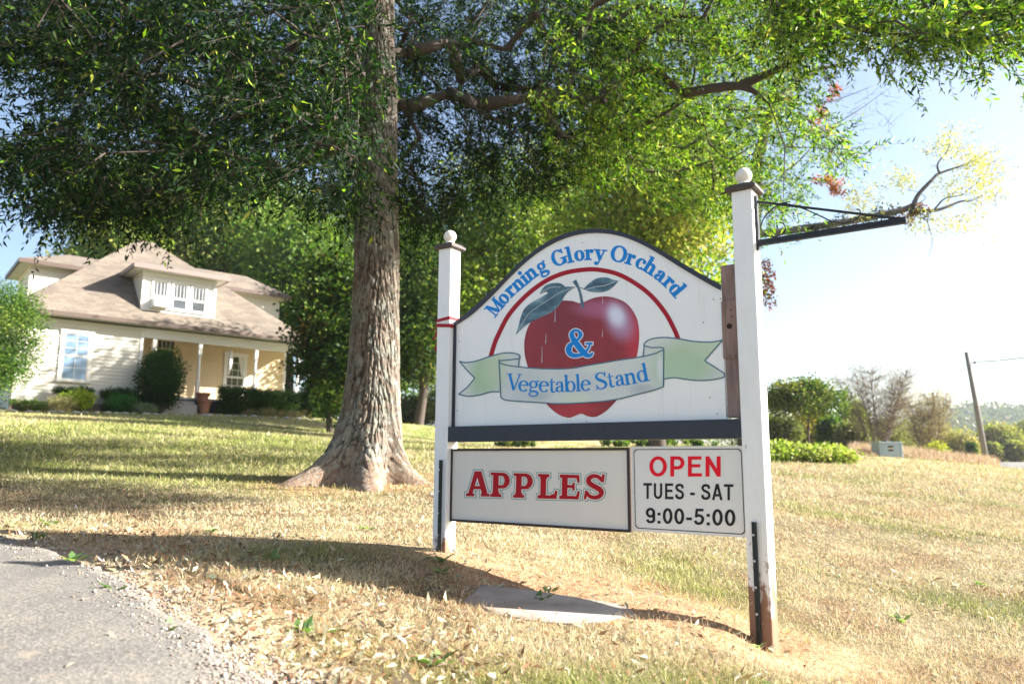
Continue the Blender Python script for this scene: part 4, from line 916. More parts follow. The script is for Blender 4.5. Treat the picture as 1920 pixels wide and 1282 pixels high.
def bush_like(name, label, cat, x, y, w, h, z0=None, n=60, per=70, L=.1, asp=.5, cols=((.05, .1, .02),), wts=(1,), seed=1, group=None, box=False, trunk=0, stems=5, depth=None, cb=.0, droop=.2, trunk_mat=None, flat=.85):
    """shrub or tree: w, h overall size; cb: crown bottom as a share of the height"""
    rng = np.random.default_rng(seed); z = G(x, y) if z0 is None else z0; dep = depth or w
    th = Thing(name, label, cat, (x, y, z), group)
    zc0, zc1 = z+h*cb, z+h
    u = rnd_unit(n, rng)
    if box: q = (rng.random((n, 3))*2-1); q[:, 2] = q[:, 2]*.5+.5*np.sign(q[:, 2]+.4)*.6
    else: q = u*(rng.random((n, 1))**.33)
    R = (.17+.14*rng.random(n))*min(w, (zc1-zc0)*1.3)*(.5 if box else 1)*(60/n)**.2
    lump = .82+.3*vn(u[:, 0]*2+9, u[:, 2]*2+u[:, 1]*2, seed)
    C = np.c_[x+q[:, 0]*lump*(w/2-R*.6), y+q[:, 1]*lump*(dep/2-R*.6), (zc0+zc1)/2+np.clip(q[:, 2]*lump, -1, 1)*((zc1-zc0)/2-R*.45)]
    V, F_, cc = clump_foliage(C, R, per, L, asp, cols, wts, rng, droop, flat)
    V[:, 2] = np.maximum(V[:, 2], z-.02)
    th.part('crown' if trunk else 'foliage', V, M_LEAF, cols=cc, F_=F_)
    tm = trunk_mat or M_BARK
    if trunk:
        mb = MB(); hh = h*(cb*.6+.3); lean = rng.normal(0, .03, 2)*h
        tp = np.array([x+lean[0], y+lean[1], z+hh]); mid = (np.array([x, y, z])+tp)/2+[rng.normal(0, .02)*h, 0, 0]
        mid = mid*[.0, .0, 1]+np.array([x+lean[0]*.4, y, 0]); pts = [np.array([x, y, z-.6]), np.array([x, y, z+.15]), mid, tp, np.array([tp[0], tp[1], z+h*.8])]
        mb.tube(pts, [trunk*1.5, trunk*1.15, trunk*.9, trunk*.75, trunk*.15], 9); th.part('trunk', mb, tm, smooth=True)
        pick = rng.choice(n, min(n, stems), replace=False)
        for k, i in enumerate(pick):
            c = C[i]; a = z+h*cb*.5+(c[2]-z-h*cb*.5)*.35; f = np.clip((a-z)/hh, .1, 1); s = np.array([x, y, z])*(1-f)+tp*f; s[2] = min(a, z+hh)
            mb = MB(); m_ = (s+c)/2+rng.normal(0, .05, 3)*w*.3; m_[2] += .03*h
            mb.tube([s, m_, c], [trunk*.5, trunk*.32, trunk*.1], 6); th.part('branch', mb, tm, smooth=True)
    else:
        mb = MB()
        for k in range(stems):
            c = C[rng.integers(n)]; s = np.array([x+rng.normal(0, .05)*w, y+rng.normal(0, .05)*dep, z-.05]); mb.tube([s, (s+c)/2+rng.normal(0, .03, 3)*w, c], [.02*h**.5, .014*h**.5, .005], 5)
        th.part('stems', mb, tm, kind='stuff')
    return th
def PX(px, y):      # ground x for a photo column and distance, near the ground
    z = 1.
    for _ in range(3):
        # row of height z at distance y
        q = at(px, 860, y); z = G(q[0], y)
        r = 860-(z-q[2])/y*CAM_F; q = at(px, r, y)
    return q[0]
def zrow(px, py, y): return at(px, py, y)[2]
def place(name, label, cat, pc, ptop, pw, y, **k):
    """pc, ptop, pw: photo column, top row and width of the thing at distance y"""
    x = PX(pc, y); z = G(x, y); t = zrow(pc, ptop, y); xt = at(pc, ptop, y)[0]
    return bush_like(name, label, cat, x, y, pw/CAM_F*y, t-z, z0=z, **k)

# ================================================================== the oak
OY = 8.9
rows = [(-60, 705, 74), (30, 705, 75), (100, 705, 78), (170, 706, 84), (200, 707, 80), (300, 706, 84), (400, 706, 86), (500, 706, 88), (600, 704, 92), (700, 700, 99), (770, 696, 111), (820, 690, 131), (850, 684, 152), (875, 678, 178), (893, 673, 212), (908, 670, 246), (925, 668, 285)]
def oak_trunk():
    zs, cx, rad = [], [], []
    for r, c, wd in rows:
        p = at(c, r, OY); zs.append(p[2]); cx.append(p[0]); rad.append(wd/2/CAM_F*OY)
    zs = np.array(zs)[::-1]; cx = np.array(cx)[::-1]; rad = np.array(rad)[::-1]
    Z = np.r_[np.linspace(zs[0], 1.2, 50, endpoint=False), np.linspace(1.2, zs[-1], 350)]; A = np.linspace(0, 2*math.pi, 340, endpoint=False)
    ZZ, AA = np.meshgrid(Z, A, indexing='ij')
    rr = np.interp(Z, zs, rad)[:, None]*np.ones_like(AA); xx = np.interp(Z, zs, cx)[:, None]
    hgt = np.clip((1.45-ZZ)/.75, 0, 1)**1.6
    lobes = .5+.5*np.cos(AA*6+1.3+.6*np.sin(AA*2+1)+ZZ*.4); lobes = lobes**1.4
    rr = rr*(1+hgt*(lobes*.62-.34))
    # bark: irregular vertical plates
    u = AA/(2*math.pi)
    def ring(f, g, s, o=3): # periodic in angle
        return fbm(np.cos(AA)*f+f*2, np.sin(AA)*f+ZZ*g, s, o)
    wv = ring(1.6, 1.4, 2)*2.2
    B = AA+wv*.16
    B = AA+wv*.05+.05*(vn(np.cos(AA)*9, np.sin(AA)*9+ZZ*7, 12)-.5); a1 = vn(np.cos(B)*8+20, np.sin(B)*8+ZZ*4.5, 4); a2 = vn(np.cos(B)*13+50, np.sin(B)*13+ZZ*13, 6); a3 = vn(np.cos(B)*24+80, np.sin(B)*24+ZZ*40, 8)
    f1 = np.clip((1-np.abs(a1-.5)*2-.74)/.26, 0, 1); f2 = np.clip((1-np.abs(a2-.5)*2-.7)/.3, 0, 1); f3 = np.clip((1-np.abs(a3-.5)*2-.66)/.34, 0, 1)
    cv = np.clip(f1*.85+f2*.8+f3*.4, 0, 1.2)
    d = -.02*cv + .006*(ring(26, 30, 9, 3)-.5)
    d *= np.clip(1.1-.3*np.clip((ZZ-3)/2, 0, 1), .5, 1.2)*np.clip((ZZ-.7)/.25, .35, 1)
    rr = rr+d
    V = np.stack([xx+rr*np.cos(AA), OY+rr*np.sin(AA)*.95, ZZ], -1).reshape(-1, 3)
    nz, na = len(Z), len(A); i, j = np.meshgrid(np.arange(nz-1), np.arange(na), indexing='ij'); i = i.ravel(); j = j.ravel(); j2 = (j+1) % na
    F_ = np.c_[i*na+j, i*na+j2, (i+1)*na+j2, (i+1)*na+j]
    cav = np.clip(cv, 0, 1).reshape(-1, 1)
    n1 = fbm(AA*2.2, ZZ*1.7, 13, 4).reshape(-1, 1); li = fbm(np.cos(AA)*2.6+7, np.sin(AA)*2.6+ZZ*9, 19, 5).reshape(-1, 1)
    base = np.array([.17, .13, .1])*(1-n1)+np.array([.31, .26, .215])*n1
    fl = (.5+.5*np.cos(AA.reshape(-1, 1)+2.3)); lm = np.clip((li-.53+.10*fl-.04*np.clip((ZZ.reshape(-1, 1)-2.6)/2, 0, 1))*9, 0, 1)
    c = base*(1-lm*.65)+np.array([.29, .3, .26])*lm*.65
    c = c*(1-.72*cav)
    f = np.clip((1.15-ZZ.reshape(-1, 1))/.3, 0, 1); c = c*(1-f*.55)+np.array([.3, .2, .14])*f*.55
    hi = np.clip((ZZ.reshape(-1, 1)-3.6)/1.5, 0, 1); c = c*(1-.35*hi)  # crown shade on the upper trunk put into the bark colour
    return V, F_, c, (zs, cx, rad)
OB = np.array([at(678, 904, OY)[0], OY, G(-1.83, OY)])
oak = Thing('oak_tree', 'large willow oak with thick fissured trunk and spreading crown beside the sign', 'tree', OB)
V, F_, c, (tz, tx, tr) = oak_trunk()
def bark_vc(n, b):
    a = nd(n, 'ShaderNodeAttribute', attribute_name='col').outputs['Color']; h = noise(n, 38, detail=7, stretch=(1, 1, .3), rough=.7)
    cc = mixc(n, 1., a, ramp(n, h, [(.28, (.5, .48, .46)), (.5, (1, 1, 1)), (.72, (1.4, 1.38, 1.34))]), 'MULTIPLY')
    li = noise(n, 14, detail=6, rough=.65); cc = mixc(n, ramp(n, li, [(.56, (0, 0, 0)), (.62, (.75, .75, .75))]), cc, (.3, .31, .275))
    n.links.new(cc, b.inputs['Base Color']); b.inputs['Roughness'].default_value = .95; b.inputs['Specular IOR Level'].default_value = .1; bump(n, b, h, 1., .03)
M_OBARK = mat('oak_bark', bark_vc)
trunk = oak.part('trunk', V, M_OBARK, cols=c, F_=F_, smooth=True)
# a knot scar on the trunk
def in_poly(px, py, poly):
    ins = np.zeros(len(px), bool); k = len(poly)
    for i in range(k):
        (ax, ay), (bx, by) = poly[i], poly[(i+1) % k]
        cr = ((ay > py) != (by > py)) & (px < (bx-ax)*(py-ay)/(by-ay+1e-12)+ax); ins ^= cr
    return ins
def sample_region(poly, d0, d1, n, rng, bias=1.):
    out = []; P = np.array(poly, float)
    while len(out) < n:
        px = rng.uniform(P[:, 0].min(), P[:, 0].max(), 400); py = rng.uniform(P[:, 1].min(), P[:, 1].max(), 400)
        ok = in_poly(px, py, poly)
        for a, b in zip(px[ok], py[ok]): out.append(at(a, b, d0+(d1-d0)*rng.random()**bias))
    return np.array(out[:n])
rg = np.random.default_rng(21)
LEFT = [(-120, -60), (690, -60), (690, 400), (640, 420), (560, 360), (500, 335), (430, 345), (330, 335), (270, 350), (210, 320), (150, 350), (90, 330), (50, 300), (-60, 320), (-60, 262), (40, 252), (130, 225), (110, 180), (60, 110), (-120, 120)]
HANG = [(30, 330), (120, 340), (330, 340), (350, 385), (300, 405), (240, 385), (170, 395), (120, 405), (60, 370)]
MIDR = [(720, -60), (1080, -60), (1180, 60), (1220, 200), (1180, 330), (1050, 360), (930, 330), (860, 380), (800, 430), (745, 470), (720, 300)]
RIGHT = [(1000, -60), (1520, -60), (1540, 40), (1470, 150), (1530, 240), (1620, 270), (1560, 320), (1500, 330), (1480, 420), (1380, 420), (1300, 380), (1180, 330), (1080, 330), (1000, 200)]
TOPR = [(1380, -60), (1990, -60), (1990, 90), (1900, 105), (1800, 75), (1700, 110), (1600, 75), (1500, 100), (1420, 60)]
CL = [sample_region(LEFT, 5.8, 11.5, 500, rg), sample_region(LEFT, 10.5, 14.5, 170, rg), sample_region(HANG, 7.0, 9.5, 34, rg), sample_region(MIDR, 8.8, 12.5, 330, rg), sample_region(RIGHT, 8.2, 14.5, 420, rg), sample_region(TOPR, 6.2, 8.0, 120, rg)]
# the part of the crown above the frame
up = []
while len(up) < 560:
    q = rnd_unit(1, rg)[0]*(rg.random()**.38); p = np.array([-1.7, 10.0, 8.2])+q*[7.4, 6.0, 6.8]
    if p[2] < 5: continue
    v = p-CPOS; zc = v@FW; 
    if zc > .5:
        py = 641-CAM_F*(v@UP)/zc; px = 960+CAM_F*(v@CR)/zc
        if py > -40 and -150 < px < 2070: continue
    if p[0] > 2.2 and p[1] < 6.3: continue
    up.append(p)
CL.append(np.array(up))
def clear_of_trunk(P):   # keep the low sun on the trunk below the crown, as it falls there
    dx = P[:, 0]+1.75; zt = P[:, 2]-math.tan(SUN_EL)/math.cos(SUN_AZ)*dx; dy = P[:, 1]-(OY+math.tan(SUN_AZ)*dx)
    return ~((dx > .5) & (np.abs(dy) < .85) & (zt < 3.0))
CL = [c[clear_of_trunk(c)] for c in CL]; tags = np.concatenate([np.full(len(c), i) for i, c in enumerate(CL)]); C = np.concatenate(CL)
# branch growth: each leaf cluster joins the nearest part of the growing skeleton
nodes = []; par = []
for z in np.linspace(4.6, 12.5, 16):
    nodes.append(np.array([np.interp(z, tz, tx)+(.02*(z-5) if z > 5.6 else 0), OY, z])); par.append(len(nodes)-2)
axis_n = len(nodes); polys = []; order = np.argsort(np.linalg.norm(C-np.array([-1.65, OY, 6.]), axis=1)); N_ = np.array(nodes); tdist = [0.]*axis_n
for ci in order:
    c = C[ci]; dv = N_-c; d = np.linalg.norm(dv, axis=1)+np.where(N_[:, 2] > c[2]+.6, (N_[:, 2]-c[2])*.45, 0)+.22*np.array(tdist)
    d[:axis_n] += np.abs((c[2]-.18*np.linalg.norm(c[:2]-N_[0, :2]))-N_[:axis_n, 2])*.5
    j = int(np.argmin(d)); a = N_[j]; L_ = np.linalg.norm(c-a); k = max(1, int(L_/.5)); ids = [j]; prev = j
    bend = rg.normal(0, .09, 3)*L_; bend[2] += .06*L_; newn = []
    for q in range(1, k+1):
        t = q/k; p = a+(c-a)*t+bend*math.sin(math.pi*t)+(rg.normal(0, .03, 3) if q < k else 0)
        nodes.append(p); par.append(prev); prev = len(nodes)-1; tdist.append(tdist[j]+L_*t); ids.append(prev); newn.append(p)
    N_ = np.vstack([N_, newn]); polys.append((ids, ci))
cnt = np.zeros(len(nodes))
for ids, ci in polys: cnt[ids[-1]] += 1
for i in range(len(nodes)-1, axis_n-1, -1): cnt[par[i]] += cnt[i]
radn = .0058*np.maximum(cnt, 1)**.52
info = []
for ids, ci in polys:
    r = [min(radn[i], .085) for i in ids[1:]]; r = [min(r[0]*1.15, .1)]+r; r[-1] = max(.004, r[-1]*.6)
    info.append((max(r[1:]) if len(r) > 1 else 0, [nodes[i] for i in ids], r))
info.sort(key=lambda q: -q[0]); twig = MB()
for k, (rm, pts, r) in enumerate(info):
    pts = [np.array(p) for p in pts]
    if k < 26:
        mb = MB(); fine = spl([(p[0], p[1], p[2]) for p in pts], 4) if len(pts) > 2 else pts; rf = np.interp(np.linspace(0, 1, len(fine)), np.linspace(0, 1, len(r)), r)
        mb.tube(fine, list(rf), 9); oak.part('limb', mb, M_OBARK if False else M_BARK, smooth=True)
    else: twig.tube(pts, r, 5, cap=False)
oak.part('branchwork', twig, M_BARK, kind='stuff', smooth=True)
mb = MB(); kz = at(681, 268, OY-.28)
ring_ = [kz+np.array([.045*math.cos(a), -.005, .04*math.sin(a)]) for a in np.linspace(0, 2*math.pi, 15)]
mb.tube(ring_, .014, 7); mb.add([kz+np.array([.04*math.cos(a), .004, .036*math.sin(a)]) for a in np.linspace(0, 2*math.pi, 14, endpoint=False)], [tuple(range(13, -1, -1))])
oak.part('knot', mb, M_BARK, trunk, smooth=True)
# leafy twigs
def oak_leaves():
    rng = np.random.default_rng(5); TW = 11; LV = 18; n = len(C)*TW
    ci = np.repeat(np.arange(len(C)), TW); ctr = np.array([-1.7, OY, 6.5]); out = C[ci]-ctr; out /= np.linalg.norm(out, axis=1)[:, None]
    o = rnd_unit(n, rng)*(rng.random((n, 1))**.5)*.31; P0 = C[ci]+o*[1.25, 1.25, .55]
    D = out*.55+rnd_unit(n, rng)*.75+np.array([0, 0, -.1]); D /= np.linalg.norm(D, axis=1)[:, None]; TL = .26+.3*rng.random(n)
    ti = np.repeat(np.arange(n), LV); t = np.tile(np.linspace(.08, 1, LV), n)+rng.normal(0, .02, n*LV)
    drop = -.18*t**2
    P = P0[ti]+D[ti]*(TL[ti]*t)[:, None]; P[:, 2] += drop*TL[ti]
    sd = rnd_unit(n, rng)[ti]; sd = np.cross(D[ti], sd); sd /= np.linalg.norm(sd, axis=1)[:, None]
    alt = np.tile(np.where(np.arange(LV) % 2 == 0, 1., -1.), n)[:, None]
    LD = D[ti]*.75+sd*alt*.85+rng.normal(0, .3, (n*LV, 3)); LD[:, 2] -= .22; LD /= np.linalg.norm(LD, axis=1)[:, None]
    l = .042+.06*rng.random(n*LV)**1.2; S = perp(LD, rng); V, F_ = leaves(P, LD, S, l, l*(.22+.14*rng.random(n*LV)), .12)
    tg = tags[ci][ti]; cc = pal(n*LV, rng, [(.005, .017, .006), (.008, .025, .008), (.014, .036, .009), (.035, .06, .014)], [3, 4, 3, .5])  # shade side of the crown put into the leaf colour, near-black green
    right = np.isin(tg, (4, 5)) | ((C[ci][ti][:, 0] > 1.0)); yl = pal(n*LV, rng, [(.05, .12, .012), (.13, .22, .018), (.24, .31, .035), (.4, .4, .09)], [3, 4, 2.2, .6])  # sunlit right side put into the leaf colour, brighter and yellower
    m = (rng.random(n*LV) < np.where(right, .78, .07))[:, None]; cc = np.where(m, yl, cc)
    # twig sticks
    E_ = P0+D*TL[:, None]*.95; E_[:, 2] -= .17*TL; S2 = perp(D, rng)*.0022; Vt = np.stack([P0-S2, P0+S2, E_+S2*.5, E_-S2*.5], 1).reshape(-1, 3)
    return V, F_, np.clip(np.repeat(cc, 4, 0), .004, .9), Vt, np.arange(n*4).reshape(-1, 4)
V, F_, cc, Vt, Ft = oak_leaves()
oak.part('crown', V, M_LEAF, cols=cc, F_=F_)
oak.part('twigs', Vt, M_BARK, F_=Ft, kind='stuff')

# ================================================================== background trees
GRN = [(.02, .05, .01), (.05, .11, .018), (.13, .2, .035), (.3, .34, .08)]
DRK = [(.02, .045, .012), (.035, .07, .016), (.055, .1, .02)]
YEL = [(.1, .16, .025), (.24, .3, .045), (.42, .42, .09), (.48, .36, .1)]
OLV = [(.09, .11, .04), (.15, .16, .06), (.2, .19, .09)]
place('shade_tree', 'tall yellow-green tree rising behind the left end of the farmhouse', 'tree', 235, 285, 330, 56, n=130, per=300, L=.34, cols=GRN+[(.3, .3, .08)], wts=(1, 3, 3, 2, 1), seed=31, trunk=.3, cb=.3)
place('shade_tree', 'tall light green tree directly behind the farmhouse roof peak', 'tree', 420, 300, 340, 60, n=140, per=300, L=.34, cols=GRN+[(.3, .3, .08)], wts=(1, 3, 3, 2, 1), seed=32, trunk=.3, cb=.3)
place('shade_tree', 'green tree behind the right end of the farmhouse', 'tree', 540, 350, 260, 52, n=120, per=300, L=.32, cols=GRN, wts=(2, 3, 3, 1), seed=33, trunk=.3, cb=.2)
place('shade_tree', 'green tree mostly hidden behind the oak trunk', 'tree', 700, 330, 300, 58, n=150, per=300, L=.34, cols=GRN, wts=(2, 3, 3, 1), seed=34, trunk=.3, cb=.02)
place('maple_tree', 'dark maple with orange-tinged leaves hanging beside the porch', 'tree', 618, 450, 195, 30, n=120, per=220, L=.16, asp=.7, cols=DRK+[(.22, .1, .03), (.14, .2, .03)], wts=(3, 4, 3, .5, 1.8), seed=35, trunk=.12, cb=.0, depth=3.2)
place('yard_tree', 'dark tree with straight trunk between the oak and the left sign post', 'tree', 785, 400, 270, 44, n=190, per=290, L=.2, asp=.6, cols=DRK+[(.12, .18, .03), (.3, .28, .06)], wts=(3, 4, 3, 2, .6), seed=36, trunk=.26, cb=.13)
place('yard_tree', 'broad green tree behind the arch of the sign, left of its peak', 'tree', 960, 240, 360, 34.5, n=130, per=230, L=.22, cols=GRN+[(.3, .3, .07)], wts=(2, 3, 3, 2, 1), seed=37, trunk=.25, cb=.25)
place('yard_tree', 'sunlit yellow-green tree behind the right shoulder of the sign', 'tree', 1235, 190, 420, 26, n=150, per=240, L=.2, cols=YEL+[(.06, .12, .02)], wts=(3, 4, 2, 1, 3), seed=38, trunk=.25, cb=.28)
place('yard_tree', 'green tree far back between the two nearer yard trees', 'tree', 1090, 300, 340, 50, n=120, per=260, L=.3, cols=GRN, wts=(2, 3, 3, 1), seed=39, trunk=.25, cb=.2)

for pc, pw, tp_, dd_, sd in ((600, 130, 720, 47, 141), (690, 140, 680, 50, 142), (770, 110, 735, 50, 143), (840, 130, 700, 49, 144), (930, 160, 720, 50, 145), (1080, 220, 720, 52, 146), (1260, 240, 730, 48, 147), (1420, 180, 745, 50, 148)):
    nmx = {600: 'right of the hedge', 690: 'directly behind the oak trunk', 770: 'between oak trunk and left sign post', 840: 'behind the left sign post', 930: 'behind the left half of the sign', 1080: 'behind the middle of the sign', 1260: 'behind the opening hours panel', 1420: 'behind the right sign post'}[pc]
    place('thicket_bush', 'scruffy green and tan bush far back, '+nmx, 'bush', pc, tp_, pw, dd_, n=40, per=130, L=.2, cols=OLV+[(.05, .1, .02), (.3, .24, .12)], wts=(2, 2, 1, 3, 1), seed=sd, stems=3, cb=-.05)

# bare-ish creeper tree right of the sign
def limb_tree():
    rng = np.random.default_rng(77); y = 17.; x = PX(1404, y); z = G(x, y)
    th = Thing('creeper_tree', 'half bare tree with red creeper and one long limb reaching right above the iron bracket', 'tree', (x, y, z))
    def p(a, b, dy=0): return at(a, b, y+dy)
    mb = MB(); tp = [np.array([x, y, z-.3]), np.array([x, y, z+.4]), p(1404, 700), p(1408, 560), p(1412, 440), p(1420, 300), p(1450, 190), p(1500, 150)]
    mb.tube(tp, [.3, .22, .2, .19, .17, .13, .1, .07], 10); th.part('trunk', mb, M_BARK, smooth=True)
    M_BLB = paint('grey_blue_bark', (.11, .105, .115), .9, .3, 8, .5)
    ends = []
    def br(pts, r, dy=0):
        P = [p(a, b, dy+i*.06) for i, (a, b) in enumerate(pts)]; f = spl([tuple(q) for q in P], 5) if len(P) > 2 else P
        mb = MB(); mb.tube(f, list(np.linspace(r[0], r[1], len(f))), 7); th.part('branch', mb, M_BLB, smooth=True); return f
    br([(1412, 440), (1480, 432), (1560, 420), (1640, 405), (1690, 394), (1712, 386)], (.1, .075))
    br([(1712, 386), (1722, 365), (1745, 340), (1762, 325), (1800, 312), (1830, 300), (1862, 282)], (.06, .008))
    br([(1762, 325), (1758, 308), (1775, 285), (1782, 265), (1776, 250)], (.03, .006))
    br([(1700, 392), (1745, 395), (1770, 390), (1800, 378), (1825, 375), (1850, 362)], (.055, .008))
    br([(1752, 393), (1772, 372), (1800, 366), (1820, 352), (1822, 345)], (.025, .005), .3)
    br([(1740, 395), (1740, 420), (1748, 450), (1742, 480)], (.015, .004))
    br([(1712, 386), (1735, 372), (1720, 360), (1700, 355)], (.012, .004))
    br([(1500, 150), (1530, 130), (1560, 125), (1580, 118)], (.07, .03)); br([(1450, 190), (1500, 195), (1560, 190), (1640, 160)], (.03, .005))
    br([(1500, 300), (1560, 240), (1620, 200), (1660, 170)], (.02, .004)); br([(1420, 300), (1470, 320), (1500, 300)], (.05, .02))
    twg = MB()
    for k in range(150):
        a, b = [(1740+130*rng.random(), 250+150*rng.random()), (1800+80*rng.random(), 300+90*rng.random()), (1560+110*rng.random(), 170+90*rng.random())][k % 3]
        s = p(a, b, rng.normal(0, .5)); d = rnd_unit(1, rng)[0]*.28+np.array([.12, 0, .1]); twg.tube([s, s+d*.6+rng.normal(0, .02, 3), s+d+rng.normal(0, .04, 3)], [.005, .0035, .002], 4, cap=False)
    th.part('twigs', twg, M_BLB, kind='stuff')
    Cc = np.array([p(a, b, rng.normal(0, .35)) for a, b in [(1775+rng.normal(0, 22), 262+rng.normal(0, 16)) for _ in range(16)]+[(1835+rng.normal(0, 26), 300+rng.normal(0, 14)) for _ in range(26)]+[(1850+rng.normal(0, 16), 345+rng.normal(0, 22)) for _ in range(12)]+[(1790+rng.normal(0, 30), 352+rng.normal(0, 10)) for _ in range(14)]+[(1780+rng.normal(0, 45), 415+rng.normal(0, 16)) for _ in range(24)]+[(1690+rng.normal(0, 20), 335+rng.normal(0, 10)) for _ in range(10)]+[(1620+rng.normal(0, 22), 375+rng.normal(0, 24)) for _ in range(16)]])
    V, F_, cc = clump_foliage(Cc, np.full(len(Cc), .3), 40, .07, .4, [(.42, .37, .16), (.46, .36, .16), (.3, .3, .12), (.5, .43, .24)], (3, 3, 2, 2), rng)
    th.part('yellow_leaves', V, M_LEAF, cols=cc, F_=F_, kind='stuff')
    Cr = np.array([p(a, b, rng.normal(0, .15)) for a, b in [(1545+rng.normal(0, 10), 338+rng.normal(0, 5)+ (1545*0)) for _ in range(6)]+[(1562+rng.normal(0, 7), 350+rng.normal(0, 6)) for _ in range(7)]+[(1544+rng.normal(0, 6), 212+rng.normal(0, 9)) for _ in range(5)]+[(1437+rng.normal(0, 8), 490+i*6) for i in range(16)]+[(1470+rng.normal(0, 14), 180+rng.normal(0, 12)) for _ in range(4)]+[(1560+rng.normal(0, 6), 165+rng.normal(0, 10)) for _ in range(4)]+[(1715+rng.normal(0, 14), 390+rng.normal(0, 12)) for _ in range(6)]+[(1535+rng.normal(0, 20), 245+rng.normal(0, 9)) for _ in range(5)]])
    V, F_, cc = clump_foliage(Cr, np.full(len(Cr), .13), 34, .07, .6, [(.3, .05, .03), (.4, .09, .05), (.22, .1, .05), (.16, .12, .04)], (3, 2, 2, 2), rng)
    th.part('red_creeper', V, M_LEAF, cols=cc, F_=F_, kind='stuff')
    Cd = np.array([p(a, b, rng.normal(0, .2)) for a, b in [(1480+i*10+rng.normal(0, 6), 436-i*1.6+rng.normal(0, 7)) for i in range(26)]+[(1500+i*8, 150-i*2+rng.normal(0, 8)) for i in range(10)]])
    V, F_, cc = clump_foliage(Cd, np.full(len(Cd), .15), 40, .07, .6, [(.02, .035, .03), (.035, .05, .035), (.06, .06, .03)], (3, 3, 1), rng)
    th.part('dark_ivy', V, M_LEAF, cols=cc, F_=F_, kind='stuff')
limb_tree()

# ---- right-hand middle distance
place('crape_myrtle', 'dense round-topped dark green small tree with fanned trunks right of the sign', 'tree', 1516, 703, 178, 31, n=64, per=190, L=.13, cols=DRK+[(.14, .16, .04), (.3, .24, .08)], wts=(2, 3, 3, 3, 1.2), seed=51, cb=.42, stems=0, trunk=.05)
def fan(name, label, pc, ptop, pw, y, seed, nst, leafn, cols, wts, L=.08, lr=.3):
    rng = np.random.default_rng(seed); x = PX(pc, y); z = G(x, y); h = zrow(pc, ptop, y)-z; wd = pw/CAM_F*y
    th = Thing(name, label, 'tree', (x, y, z)); fine = MB(); tips = []
    for k in range(nst):
        a = 2*math.pi*k/nst+rng.normal(0, .3); r = wd/2*(.45+.5*rng.random()); hh = h*(.72+.28*rng.random())
        s = np.array([x+.1*math.cos(a), y+.1*math.sin(a), z-.1]); e = np.array([x+r*math.cos(a), y+r*math.sin(a), z+hh])
        m1 = s+(e-s)*.33+[.0, 0, h*.05]+rng.normal(0, .05, 3); m2 = s+(e-s)*.68+[0, 0, h*.08]+rng.normal(0, .08, 3)
        mb = MB(); f = spl([tuple(q) for q in (s, m1, m2, e)], 4); mb.tube(f, list(np.linspace(.042, .008, len(f))), 6); th.part('stem', mb, M_BARK if 'green' in label else paint('twig_bark', (.16, .12, .11), .9, .2), smooth=True)
        for j in range(60):
            t = .3+.7*rng.random(); q = np.array(f[int(t*(len(f)-1))]); d = rnd_unit(1, rng)[0]*[1, 1, .5]+[0, 0, .55]; d = d/np.linalg.norm(d)*(.3+.6*rng.random())*h*.26
            e2 = q+d; fine.tube([q, q+d*.5+rng.normal(0, .04, 3), e2], [.011, .007, .003], 4, cap=False); tips.append(e2)
            for _ in range(5):
                d2 = rnd_unit(1, rng)[0]*.34+d*.25+[0, 0, .08]; o_ = q+d*(.5+.5*rng.random()); fine.tube([o_, o_+d2], [.005, .002], 3, cap=False); tips.append(o_+d2)
    th.part('twigs', fine, paint('twig_bark', (.16, .12, .11), .9, .2), kind='stuff')
    T_ = np.array(tips); T_ = T_[rng.random(len(T_)) < .9]
    V, F_, cc = clump_foliage(T_, np.full(len(T_), lr), leafn, L, .45, cols, wts, rng)
    th.part('crown', V, M_LEAF, cols=cc, F_=F_)
fan('crape_myrtle', 'nearly bare pinkish brown multi-stemmed tree behind the grey utility box', 1648, 695, 150, 36, 52, 11, 2, [(.24, .17, .15), (.28, .21, .19), (.2, .16, .14)], (3, 2, 2), .06)
fan('crape_myrtle', 'thin bare tree with tan stems left of the leaning utility pole', 1742, 722, 130, 44, 53, 9, 3, [(.34, .22, .14), (.3, .24, .13), (.2, .18, .1)], (3, 2, 2), .07)
mist = [('olive_shrub', 'olive green bush beside the right sign post', 1465, 775, 80, 38, OLV, 61), ('olive_shrub', 'orange-yellow bush seen through the trunks of the dark green tree', 1520, 768, 70, 50, [(.4, .27, .06), (.3, .26, .08)], 62),
        ('olive_shrub', 'dark green bush at the foot of the dark green tree', 1562, 780, 60, 42, GRN[:3], 63), ('olive_shrub', 'yellow-green bush left of the bare pinkish tree', 1600, 745, 70, 48, YEL[:3]+OLV[:1], 64), ('olive_shrub', 'grey-green bush left of the utility box', 1605, 790, 80, 40, OLV, 65),
        ('olive_shrub', 'grey-green bush behind the utility box', 1665, 785, 90, 52, OLV, 66), ('olive_shrub', 'tan-green bush right of the utility box', 1712, 778, 70, 56, OLV+[(.3, .24, .12)], 67), ('olive_shrub', 'rusty orange bush beside the thin pole', 1772, 775, 70, 64, [(.36, .24, .09), (.26, .22, .09), (.18, .19, .07)], 68),
        ('olive_shrub', 'tan bush left of the leaning utility pole', 1808, 800, 66, 62, [(.3, .24, .13), (.22, .2, .1)], 69), ('olive_shrub', 'small dark evergreen bush at the foot of the utility pole', 1826, 824, 18, 58, DRK, 70)]
for nm, lb, pc, pt_, pw, y, cols, sd in mist:
    place(nm, lb, 'bush', pc, pt_, pw, y, n=46, per=150, L=.2, cols=cols, wts=[1]*len(cols), seed=sd, stems=4, cb=.02)
